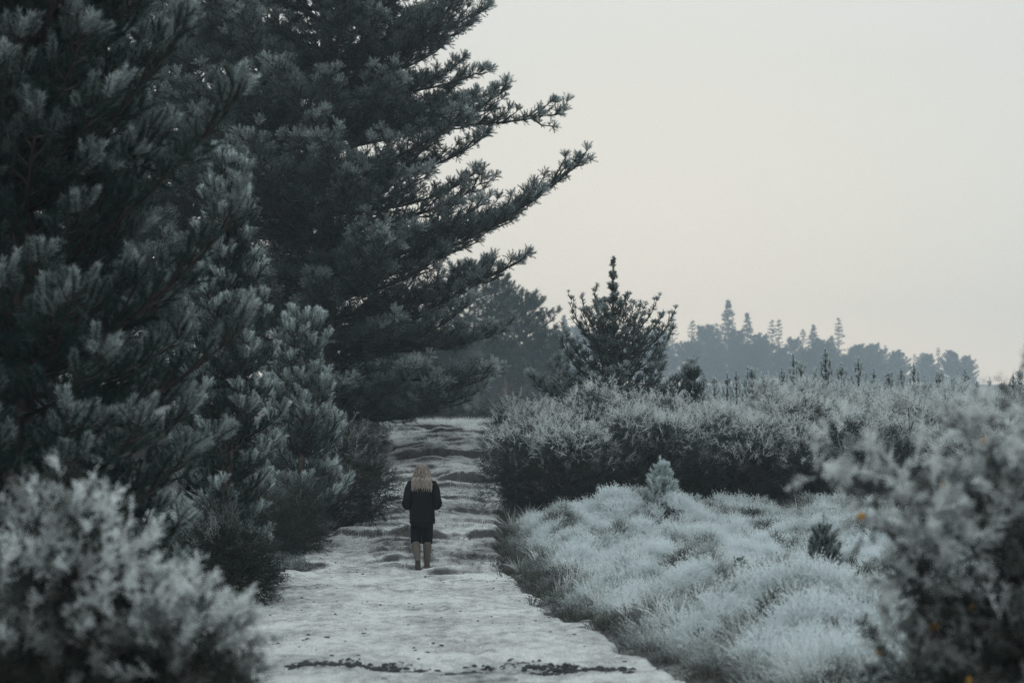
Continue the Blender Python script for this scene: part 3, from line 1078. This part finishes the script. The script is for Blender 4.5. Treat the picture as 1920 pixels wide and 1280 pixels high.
gorse('dark scrubby gorse hiding the foot of the slim young pine', 400, 24.2, 1.9, 1.0, 106, n=1800, frost=(.02, .45), depth=1.2)
gorse('dark gorse spilling onto the path edge from under the small pale pine', 520, 33.0, 1.8, 1.35, 107, n=1700, frost=(.02, .5), depth=1.4)
# the bank east of the path
bank = [
    ('big dark-sided gorse bush at the foot of the path steps', 1030, 38.2, 2.3, 1.95, 3200, (.06, .95)),
    ('dark-sided gorse bush behind the blue-green pine sapling', 1200, 38.8, 2.5, 1.9, 3200, (.06, .95)),
    ('wide dark-sided gorse bush between the sapling and the flowering gorse', 1390, 39.6, 2.7, 1.85, 3200, (.06, 1.0)),
    ('gorse bush with a blackish flank behind the flowering gorse', 1570, 40.5, 2.6, 1.7, 2600, (.05, .95)),
    ('dark-flanked gorse bush wedged behind the stubby frosted sapling', 1300, 40.2, 1.9, 2.0, 2600, (.06, .95)),
    ('tall dark-flanked gorse bush crowding the big one by the steps', 1115, 40.0, 2.0, 2.2, 2600, (.06, .95)),
    ('gorse bush closing the gap beyond the wide dark-sided one', 1490, 41.0, 2.2, 2.0, 2400, (.08, 1.0)),
    ('frosted gorse bush spilling toward the upper path', 1010, 43.5, 2.0, 1.6, 2000, (.10, .85)),
    ('frosted gorse bush with a pointed top before the spire-tipped pine', 1145, 42.5, 1.6, 2.1, 2200, (.10, .95)),
    ('frosted gorse bush with a blunt top before the spire-tipped pine', 1250, 43, 1.6, 1.75, 2000, (.10, .95)),
]
for i, (lab, px, D, w, h, n_, fr) in enumerate(bank):
    gorse(lab, px, D, w * 1.3, h * 1.05, 120 + i, n=int(n_ * 1.6), frost=fr, group=GR, long_sprays=40, size=.82, lumps=20)
white = [(1370, 45), (1480, 44.5), (1600, 45), (1720, 44), (1840, 45), (1330, 49.5), (1440, 49), (1540, 50), (1650, 49), (1760, 50), (1870, 49.5), (1690, 41.5), (1820, 40.5), (1900, 42)]
rng = np.random.default_rng(9)
for i, (px, D) in enumerate(white):
    hh = 1.32 if D > 47 else 1.55
    gorse('frost-white gorse bush on the bank beyond the dark gorse row', px, D, rng.uniform(2.0, 2.6), hh * rng.uniform(.78, 1.2), 150 + i, n=2100, frost=(.40, 1.0), group='frost-white gorse bushes on the bank', long_sprays=24, lumps=12, size=.8)
gorse('pale frosted bush at the brow beside the path', 985, 49.5, 1.7, 1.15, 171, n=1200, frost=(.15, .95))

# foreground bushes, out of focus
gorse('thickly frosted gorse bush standing before the bushy young pine', 0, 0, 1.75, 1.45, 201, 'gorse_near', n=3400, frost=(.06, .82), depth=1.3, loc=(X(140, 9.4), 9.4, 0), size=1.1, flowers=3, lumps=16, long_sprays=34, top=.5)
gorse('brown frosted gorse bush dotted with orange-yellow flowers', 0, 0, 1.05, 1.72, 202, 'gorse_near', n=2300, frost=(.16, .86), depth=1.1, loc=(X(1925, 8.8), 8.8, 0), size=1.0, flowers=30, lumps=14, long_sprays=12, top=.5,
      extra=[(px_ + 45, py_, r_ * .85) for px_, py_, r_ in ((1535, 845, .10), (1500, 885, .07), (1575, 880, .07), (1600, 940, .10), (1655, 905, .12), (1680, 985, .14), (1690, 1090, .18), (1660, 1230, .15), (1820, 830, .2), (1880, 780, .15))])

# ------------------------------------------------------------------ pine saplings
def sapling(label, loc, H, seed, group=None, rad=.35, key='near', frost=(1.0, 1.0), shoot=.62, whorls=4, taper=.35, ftop=.86):
    return conifer('pine_sapling', label, 'sapling', loc, seed, key, group=group, H=H, base=H * .12, whorls=whorls, per=4.5, trunk_r=.018 + .006 * H,
                   length=lambda f: rad * (1.05 - .8 * f), elev=lambda f: R(34 + 24 * f), upturn=.8, lat_step=.30, lat_len=.26, shoot_step=.12, shoot=shoot, taper=taper, ftop=ftop, frost=frost, sides=4, tipup=.9)


G = 'frosted pine saplings on the heath'
protos = [sapling('frost-white pine sapling poking up from the frosted bank', spot(1550, 52), z_of(655, 52) - spot(1550, 52)[2], 300, G, .85, whorls=6)]
protos.append(sapling('frost-white pine sapling poking up from the frosted bank', spot(1612, 53), z_of(672, 53) - spot(1612, 53)[2], 301, G, .80, whorls=5))
protos.append(sapling('frost-white pine sapling poking up from the frosted bank', spot(1365, 50), z_of(700, 50) - spot(1365, 50)[2], 302, G, .5))
protos.append(sapling('frost-white pine sapling poking up from the frosted bank', spot(1765, 53), z_of(700, 53) - spot(1765, 53)[2], 303, G, .75, whorls=5))
hs = [z_of(655, 52) - spot(1550, 52)[2], z_of(672, 53) - spot(1612, 53)[2], z_of(700, 50) - spot(1365, 50)[2], z_of(700, 53) - spot(1765, 53)[2]]
rng = np.random.default_rng(31)
sap = [(1320, 706), (1340, 712), (1382, 704), (1412, 700), (1432, 708), (1468, 698), (1490, 672), (1505, 690), (1530, 698), (1580, 690), (1640, 700), (1668, 708), (1692, 698), (1715, 690), (1735, 712),
       (1790, 716), (1812, 700), (1835, 722), (1858, 716), (1880, 728), (1902, 708), (1915, 700), (1655, 742), (1705, 738), (1820, 745), (1775, 748), (1870, 752), (1745, 730), (1618, 720), (1450, 716)]
for i, (px, pt) in enumerate(sap):
    pt -= 8
    D = 52 + rng.random() * 10 if pt < 730 else 47 + rng.random() * 3
    s = spot(px, D)
    k = i % 4
    H = max(.6, z_of(pt, D) - s[2])
    copy_tree(protos[k], s, rng.random() * 6.28, H / hs[k])
sb = spot(1240, 34)
sapling('blue-green frosted pine sapling before the dark gorse', sb, z_of(872, 34) - sb[2], 320, None, .42, 'near', (.75, 1.0), 1.35, 5)
sb = spot(1278, 34.6)
sapling('stubby frosted pine sapling leaning beside the blue-green one', sb, z_of(945, 34.6) - sb[2], 321, None, .45, 'near', (.7, 1.0), 1.2, 4)
sb = spot(1543, 19.5)
sapling('dark pine sapling in the heather beside the flowering gorse', sb, z_of(985, 19.5) - sb[2], 322, None, .24, 'near', (.35, .8), 1.1, 4)
sb = spot(1385, 21.5)
sapling('tiny dark pine sapling sunk in the frosted heather', sb, .40, 323, None, .24, 'near', (.25, .6), .8, 4)

# ------------------------------------------------------------------ heather, grass, clods
def field(name, label, key, n, box, ok, height, seed, frost, lean=.25, kind='stuff', size=(.8, 1.3), parent=None, patchy=False):
    rng = np.random.default_rng(seed)
    x = rng.uniform(box[0], box[1], n)
    y = rng.uniform(box[2], box[3], n)
    k = ok(x, y, rng)
    x, y = x[k], y[k]
    z = base_h(x, y) + 0.05 * fbm(x * 1.2, y * 1.2, 9, 3)
    P = np.stack([x, y, z + height(x, y)], 1)
    D_ = unit(UP[None] + rng.normal(size=P.shape) * lean)
    S = rng.uniform(*size, len(P))
    hum = np.clip(.5 + 1.2 * fbm(x * .8, y * .8, seed, 3), 0, 1)
    FR = frost[0] + (frost[1] - frost[0]) * (.35 * rng.random(len(P)) + .65 * hum)
    if patchy:
        FR = FR * np.clip(.45 + .9 * (x - edge_r(y)), .3, 1) * np.clip(.75 + 1.5 * fbm(x * 2.6, y * 2.0, seed + 5, 2) + .5 * hummock(x, y), .12, 1)
    o = scatter(name, key, P, D_, S, FR, rng)
    tag(o, label, name, kind=kind)
    return o


def hummock(x, y):
    return np.clip(1.25 * np.abs(fbm(x * 1.1, y * .8, 61, 3)) + .10 + .5 * vnoise(x * .5, y * .4, 64), 0, 1)


def heath_ok(x, y, r):
    e = edge_r(y)
    d = x - e
    return (d > -.32 + .4 * r.random(len(x))) & (d < 8) & (x < X(2000, 1) * y + .5) & (r.random(len(x)) < np.clip(.42 + d * 1.3, 0.10, 1))


field('heather', 'rime-grey heather covering the heath beside the path', 'heather', 34000, (-.8, 7, 12, 38), heath_ok, lambda x, y: hummock(x, y) * .62 * np.clip((x - edge_r(y)) / .9, 0, 1) - .03, 401, (.38, 1.0), .42, size=(.6, 1.25), patchy=True)
field('grass', 'bleached frosted grass blades standing in the heather', 'grass', 420, (-.3, 7, 12, 37), heath_ok, lambda x, y: hummock(x, y) * .25 - .02, 402, (.5, 1), .35, size=(.9, 1.6))
# the crest and the far verge
field('grass', 'frosted grass fringe along the brow of the path', 'grass', 2600, (-6, 3, 48, 62), lambda x, y, r: (r.random(len(x)) < np.clip(.10 + 1.6 * fbm(x * .9, y * .9, 71, 3) + np.clip((y - 52.5) * .4, 0, .9) + (x > edge_r(y)) + (x < edge_l(y)), 0, 1)),
      lambda x, y: 0 * x, 403, (.5, 1), .3, size=(.45, .85))
field('heather', 'grey heather strip under the gorse west of the path', 'heather', 3800, (-7, -2.2, 24, 40), lambda x, y, r: (x < edge_l(y) + .1), lambda x, y: hummock(x, y) * .2, 404, (.2, .7), .35, size=(.6, 1.1))
# one heather clump by itself
rng = np.random.default_rng(88)
cs = spot(505, 30.5)
root = thing('heather_clump', cs, 'grey heather clump at the path edge below the slim young pine', 'heather')
nn = 420
a, r = rng.random(nn) * 6.28, np.sqrt(rng.random(nn))
P = np.stack([r * np.cos(a) * .62, r * np.sin(a) * .55, .16 * (1 - r ** 2) - .02], 1)
scatter('foliage', 'heather', P, unit(UP + np.stack([np.cos(a) * r, np.sin(a) * r, 0 * a], 1) * .7 + rng.normal(size=P.shape) * .25), rng.uniform(.7, 1.1, nn), rng.uniform(.15, .5, nn), rng, root)


def clods(name, label, x, y, s, seed):
    rng = np.random.default_rng(seed)
    bm = bmesh.new()
    bmesh.ops.create_icosphere(bm, subdivisions=1, radius=1)
    bv = np.array([v.co[:] for v in bm.verts])
    bt = np.array([[v.index for v in f.verts] for f in bm.faces])
    bm.free()
    k = len(x)
    jit = 1 + rng.normal(size=(k, len(bv), 1)) * .22
    sc3 = np.stack([s * rng.uniform(.7, 1.5, k), s * rng.uniform(.7, 1.3, k), s * rng.uniform(.35, .7, k)], 1)
    z = path_h(x, y)
    V = bv[None] * jit * sc3[:, None] + np.stack([x, y, z + sc3[:, 2] * .25], 1)[:, None]
    T = bt[None] + (np.arange(k) * len(bv))[:, None, None]
    o = link(name, mesh_np(name, V.reshape(-1, 3), tris=T.reshape(-1, 3)), M['mud'])
    return tag(o, label, 'mud', kind='stuff')


k = 1500
x = rng.uniform(-1.85, 1.0, k)
y = 16.55 + .04 * x + rng.normal(size=k) * .13 + .25 * vnoise(x * 2.2, x * 0, 91)
dens = vnoise(x * 3, y * 5, 44) + .5
ok = rng.random(k) < np.clip(dens * 2.6 - .75, 0, 1) * np.clip(1.0 - x * .5, .3, 1)
clods('mud', 'row of dark frozen mud clods lying across the pale path', x[ok], y[ok], rng.uniform(.05, 1, ok.sum()) ** 2.2 * .030 + .005, 1)
k = 2600
y = rng.uniform(14, 53, k)
x = rng.uniform(-4.4, 1.6, k)
ok = (inside_path(x, y) > .5) & (rng.random(k) < np.clip(.25 + fbm(x, y, 12, 3) + (y > 30) * .45, 0, 1))
clods('mud', 'small dark crumbs of earth scattered over the path', x[ok], y[ok], rng.uniform(.006, .022, ok.sum()), 2)

# ------------------------------------------------------------------ the walker


def loft(name, rings, n=20, close=(True, True)):
    """rings: (centre, half-width, half-depth, [tilt]) -> smooth tube of ellipses in the XY plane."""
    V, Q, T = [], [], []
    th = np.arange(n) * 2 * np.pi / n
    for c, a, b in rings:
        V.append(np.stack([c[0] + a * np.cos(th), c[1] + b * np.sin(th), np.full(n, c[2])], 1))
    k = len(rings)
    i = np.arange(k - 1)[:, None] * n
    j = np.arange(n)[None]
    Q = np.stack([i + j, i + (j + 1) % n, i + (j + 1) % n + n, i + j + n], -1).reshape(-1, 4)
    V = np.concatenate(V)
    for e, r in ((0, 0), (1, k - 1)):
        if close[e]:
            V = np.vstack([V, [rings[r][0]]])
            c = len(V) - 1
            for q in range(n):
                a, b = r * n + q, r * n + (q + 1) % n
                T.append((b, a, c) if e == 0 else (a, b, c))
    return V, np.array(T).reshape(-1, 3), Q


def merge(name, parts, smooth=True):
    V, T, Q, b = [], [], [], 0
    for v, t, q in parts:
        V.append(v)
        if len(t): T.append(t + b)
        if len(q): Q.append(q + b)
        b += len(v)
    return mesh_np(name, np.concatenate(V), np.concatenate(T) if T else None, np.concatenate(Q) if Q else None, smooth)


def tube_part(pts, rad, n=14):
    me = tubes('x', [(pts, rad)], n)
    v = np.empty(len(me.vertices) * 3, np.float32)
    me.vertices.foreach_get('co', v)
    q = np.array([tuple(p.vertices) for p in me.polygons])
    bpy.data.meshes.remove(me)
    v = v.reshape(-1, 3)
    k = len(pts)
    v = np.vstack([v, [pts[0]], [pts[-1]]])
    T = []
    for j in range(n):
        T.append(((j + 1) % n, j, len(v) - 2))
        T.append(((k - 1) * n + j, (k - 1) * n + (j + 1) % n, len(v) - 1))
    return v, np.array(T), q


def skin_mesh(name, verts, edges, radii, root, sub=2):
    me = bpy.data.meshes.new(name)
    me.from_pydata(verts, edges, [])
    o = bpy.data.objects.new(name, me)
    COL.objects.link(o)
    sk = o.modifiers.new('skin', 'SKIN')
    sk.use_smooth_shade = True
    for i, r in enumerate(radii):
        me.skin_vertices[0].data[i].radius = (r, r) if isinstance(r, (int, float)) else r
        me.skin_vertices[0].data[i].use_root = i == root
    ss = o.modifiers.new('sub', 'SUBSURF')
    ss.levels = ss.render_levels = sub
    dg = bpy.context.evaluated_depsgraph_get()
    out = bpy.data.meshes.new_from_object(o.evaluated_get(dg))
    bpy.data.objects.remove(o)
    out.polygons.foreach_set('use_smooth', np.ones(len(out.polygons), bool))
    out.name = name
    return out


pf = at(791, 1072, 30.9)
person = thing('person', (pf.x, pf.y, ground_z(pf.x, pf.y) - .005), 'person with long fair hair in dark coat walking away up the path', 'person')
# body skeleton: facing +Y, trailing (west) leg pushing off with the sole turned back
J, E, Rd = [], [], []


def jv(p, r, parent=None):
    J.append(tuple(p)); Rd.append(r)
    if parent is not None:
        E.append((parent, len(J) - 1))
    return len(J) - 1


pel = jv((0, 0, .92), .125)
sp = jv((0, .005, 1.08), .115, pel)
ch = jv((0, 0, 1.25), .125, sp)
nb_ = jv((0, 0, 1.385), .06, ch)
nk = jv((0, .015, 1.43), .05, nb_)
h0 = jv((0, .03, 1.49), .068, nk)
h1 = jv((0, .035, 1.555), .085, h0)
h2 = jv((0, .03, 1.615), .055, h1)
for s in (-1, 1):
    hip = jv((s * .085, 0, .86), .085, pel)
    if s > 0:
        kn = jv((.085, .02, .47), .056, hip); cf = jv((.083, -.005, .36), .056, kn); an = jv((.08, -.02, .09), .036, cf); hl = jv((.08, .02, .045), .036, an); jv((.085, .13, .03), .03, hl)
    else:
        kn = jv((-.095, .03, .48), .056, hip); cf = jv((-.085, -.07, .38), .056, kn); an = jv((-.05, -.26, .20), .036, cf); hl = jv((-.05, -.25, .14), .036, an); jv((-.052, -.19, .045), .03, hl)
    sh = jv((s * .165, 0, 1.34), .05, ch)
    el = jv((s * .235, -.05, 1.07), .042, sh)
    wr = jv((s * .17, .17, 1.0), .028, el)
    pm = jv((s * .145, .225, .995), .034, wr)
    pk = jv((s * .125, .26, .99), .03, pm)
    for q in range(4):
        o_ = (q - 1.5) * .019
        f1 = jv((s * (.105 + .004 * abs(q - 1)), .29, .99 + o_), .0095, pk)
        f2 = jv((s * .075, .305 - .004 * abs(q - 1), .985 + o_), .009, f1)
        jv((s * .052, .295, .982 + o_), .008, f2)
    t1 = jv((s * .13, .225, 1.035), .011, pm)
    jv((s * .10, .255, 1.045), .009, t1)
body = skin_mesh('body', J, E, Rd, pel)
skin_m = plain('skin', (0.42, 0.27, 0.21), .6, .3, .08)
coat_m = plain('coat_cloth', (0.0085, 0.0085, 0.0095), .95, .1, .3, 60)
short_m = plain('shorts_cloth', (0.006, 0.0065, 0.010), .95, .1, .3, 60)
boot_m = plain('boot_suede', (0.088, 0.076, 0.066), .85, .15, .25, 30)
sole_m = plain('boot_sole', (0.05, 0.044, 0.038), .9, .1, .2)
link('body', body, skin_m, person)
# coat: torso loft with folds, two sleeves and a collar
tors = [((0, .0, .735), .195, .145), ((0, .0, .78), .198, .148), ((0, 0, .95), .192, .146), ((0, .0, 1.05), .184, .140), ((0, 0, 1.15), .180, .134), ((0, -.005, 1.25), .180, .128), ((0, -.008, 1.32), .178, .118),
        ((0, -.005, 1.365), .145, .098), ((0, 0, 1.40), .085, .080), ((0, .005, 1.435), .064, .066)]
V, T, Q = loft('coat', tors, 36, (True, False))
th = np.arctan2(V[:, 1], V[:, 0])
V[:, :2] *= (1 + .028 * np.sin(th * 5 + V[:, 2] * 17) * np.clip((1.35 - V[:, 2]) * 3, 0, 1) + .018 * np.sin(th * 9 - V[:, 2] * 31))[:, None]
parts = [(V, T, Q)]
for s in (-1, 1):
    pts = np.array([(s * .10, -.005, 1.36), (s * .165, -.005, 1.335), (s * .20, -.02, 1.25), (s * .225, -.04, 1.15), (s * .245, -.055, 1.06), (s * .235, -.02, 1.015), (s * .205, .08, 1.0), (s * .165, .185, .995)])
    v, t, q = tube_part(pts, np.array([.06, .074, .076, .072, .070, .066, .056, .048]), 16)
    w = unit(v - v.mean(0))
    v = v + w * (.006 * np.sin(v[:, 2:3] * 70 + v[:, 1:2] * 40))
    parts.append((v, t, q))
link('coat', merge('coat', parts), coat_m, person)
# knee-length shorts
parts = [loft('w', [((0, 0, .66), .165, .125), ((0, 0, .72), .172, .13), ((0, 0, .80), .168, .128), ((0, 0, .95), .155, .118)], 28)]
parts.append(tube_part(np.array([(.075, 0, .82), (.08, .01, .68), (.083, .018, .56), (.080, .018, .425)]), np.array([.095, .094, .086, .080]), 18))
parts.append(tube_part(np.array([(-.075, 0, .82), (-.085, .012, .68), (-.090, .022, .57), (-.090, .012, .43)]), np.array([.095, .094, .087, .082]), 18))
link('shorts', merge('shorts', parts), short_m, person)
# boots
for s in (1, -1):
    if s > 0:
        leg = np.array([(.084, .0, .445), (.083, -.008, .40), (.083, -.012, .33), (.081, -.018, .22), (.08, -.02, .12), (.08, -.01, .055)])
        foot = np.array([(.08, -.065, .05), (.08, -.03, .055), (.082, .04, .05), (.085, .11, .042), (.086, .16, .036)])
        sole = np.array([(.08, -.075, .012), (.08, 0, .012), (.084, .08, .012), (.086, .175, .012)])
    else:
        leg = np.array([(-.091, -.03, .42), (-.085, -.07, .385), (-.076, -.13, .325), (-.062, -.205, .255), (-.051, -.265, .20), (-.048, -.29, .155)])
        foot = np.array([(-.047, -.325, .195), (-.048, -.30, .165), (-.05, -.255, .105), (-.052, -.215, .06), (-.053, -.17, .035)])
        sole = np.array([(-.046, -.355, .185), (-.048, -.32, .135), (-.051, -.262, .06), (-.054, -.17, .010)])
    parts = [tube_part(leg, np.array([.066, .067, .064, .052, .044, .042]), 16), tube_part(foot, np.array([.032, .040, .044, .043, .030]), 14)]
    bt = link('boot', merge('boot', parts), boot_m, person)
    v, t, q = tube_part(sole, np.array([.030, .038, .046, .034]), 14)
    c = v.mean(0)
    ax = unit(sole[-1] - sole[0])
    nrm = unit(np.cross(ax, [1, 0, 0]))
    off = (v - sole[0]) @ nrm
    v = v - np.outer(off * .72, nrm)
    link('sole', merge('sole', [(v, t, q)]), sole_m, bt)
# face
dark = plain('eye_dark', (0.03, 0.025, 0.02), .4, .4)
lip = plain('lip', (0.35, 0.14, 0.12), .5, .3)
for s in (-1, 1):
    v, t, q = loft('eye', [((s * .03, .113, 1.548 + dz), r, r * .5) for dz, r in ((-.007, .002), (-.004, .009), (0, .011), (.004, .009), (.007, .002))], 10)
    link('eye', merge('eye', [(v, t, q)]), dark, person)
v, t, q = loft('nose', [((0, .118 + dy, z), r, r * 1.1) for z, dy, r in ((1.505, .004, .004), (1.512, .006, .013), (1.525, .0, .009), (1.55, -.008, .006))], 10)
link('nose', merge('nose', [(v, t, q)]), skin_m, person)
v, t, q = loft('mouth', [((0, .098, z), r, .010) for z, r in ((1.476, .008), (1.481, .019), (1.486, .02), (1.490, .010))], 12)
link('mouth', merge('mouth', [(v, t, q)]), lip, person)
# hair: a cap and long wavy locks down to the shoulder blades
hm, n, l, b = mat_new('fair_hair', .55, .35)
at_ = n.new('ShaderNodeAttribute')
at_.attribute_name = 'tone'
l.new(mixc(n, l, at_.outputs['Fac'], (0.085, 0.070, 0.060), (0.33, 0.285, 0.25)), b.inputs['Base Color'])
rng = np.random.default_rng(6)
lines, tone = [], []
for i in range(420):
    az = rng.uniform(-.35, math.pi + .35) + math.pi        # back and sides of the head
    el_ = math.asin(rng.uniform(.05, 1))
    d = np.array([math.cos(az) * math.cos(el_), math.sin(az) * math.cos(el_), math.sin(el_)])
    c = np.array([0, .03, 1.56])
    p0 = c + d * np.array([.088, .10, .092])
    L = rng.uniform(.22, .345)
    pts, p = [], p0
    top_az = math.atan2(d[1], d[0])
    ph, amp = rng.random() * 6.28, rng.uniform(.006, .016)
    for k in range(9):
        u = k / 8
        z = p0[2] - L * u * 1.05
        r = .092 + .03 * u + .045 * max(0, u - .35)
        rad = max(math.hypot(p0[0], p0[1] - .03), r * min(1, u * 3.2 + (math.cos(el_))))
        if z > 1.56:
            rad = .094 * math.sqrt(max(.02, 1 - ((z - 1.56) / .098) ** 2))
        elif u < .5:
            rad = max(.094, min(rad, .105))
        xx = math.cos(top_az) * rad * 1.02 + amp * math.sin(ph + u * 13)
        yy = .03 + math.sin(top_az) * rad + amp * math.cos(ph + u * 12)
        if z < 1.41:
            yy = min(yy, -.115 - .02 * rng.random()) if abs(xx) < .17 else yy
        pts.append((xx, yy, z + .012 * (1 - u) * math.sin(u * 3)))
    lines.append((np.array(pts), np.array([.007, .0085, .009, .009, .009, .0085, .0075, .006, .002])))
    tone.append(np.clip(rng.normal(.55, .25), 0, 1))
me = tubes('hair', lines, 5)
tv = np.repeat(np.array(tone), 45) + np.tile(np.repeat(np.linspace(-.25, .2, 9), 5), len(lines))
attr(me, 'tone', np.clip(tv, 0, 1))
hair = link('hair', me, hm, person)
v, t, q = loft('cap', [((0, .022, z), a, b_) for z, a, b_ in ((1.49, .082, .092), (1.54, .094, .104), (1.58, .096, .106), (1.62, .080, .090), (1.645, .052, .060), (1.656, .02, .025))], 24)
v[:, 1] = np.where(v[:, 2] < 1.60, np.minimum(v[:, 1], .065), v[:, 1])
me = merge('hair_cap', [(v, t, q)])
attr(me, 'tone', np.full(len(me.vertices), .25))
link('hair_cap', me, hm, hair)

# ------------------------------------------------------------------ haze
me = bpy.data.meshes.new('haze')
bm = bmesh.new()
bmesh.ops.create_cube(bm, size=1)
bm.to_mesh(me)
bm.free()
hz = link('haze', me)
hz.scale = (1120, 980, 78)
hz.location = (0, 420, 37)
mh = bpy.data.materials.new('haze_air')
mh.use_nodes = True
mh.node_tree.nodes.clear()
ho = mh.node_tree.nodes.new('ShaderNodeOutputMaterial')
hv = mh.node_tree.nodes.new('ShaderNodeVolumePrincipled')
hv.inputs['Color'].default_value = (0.72, 0.85, 0.95, 1)
hv.inputs['Density'].default_value = 0.00105
hv.inputs['Anisotropy'].default_value = 0.0
mh.node_tree.links.new(hv.outputs[0], ho.inputs['Volume'])
me.materials.append(mh)
tag(hz, 'thin cold morning haze hanging over the heath', 'haze', kind='stuff')
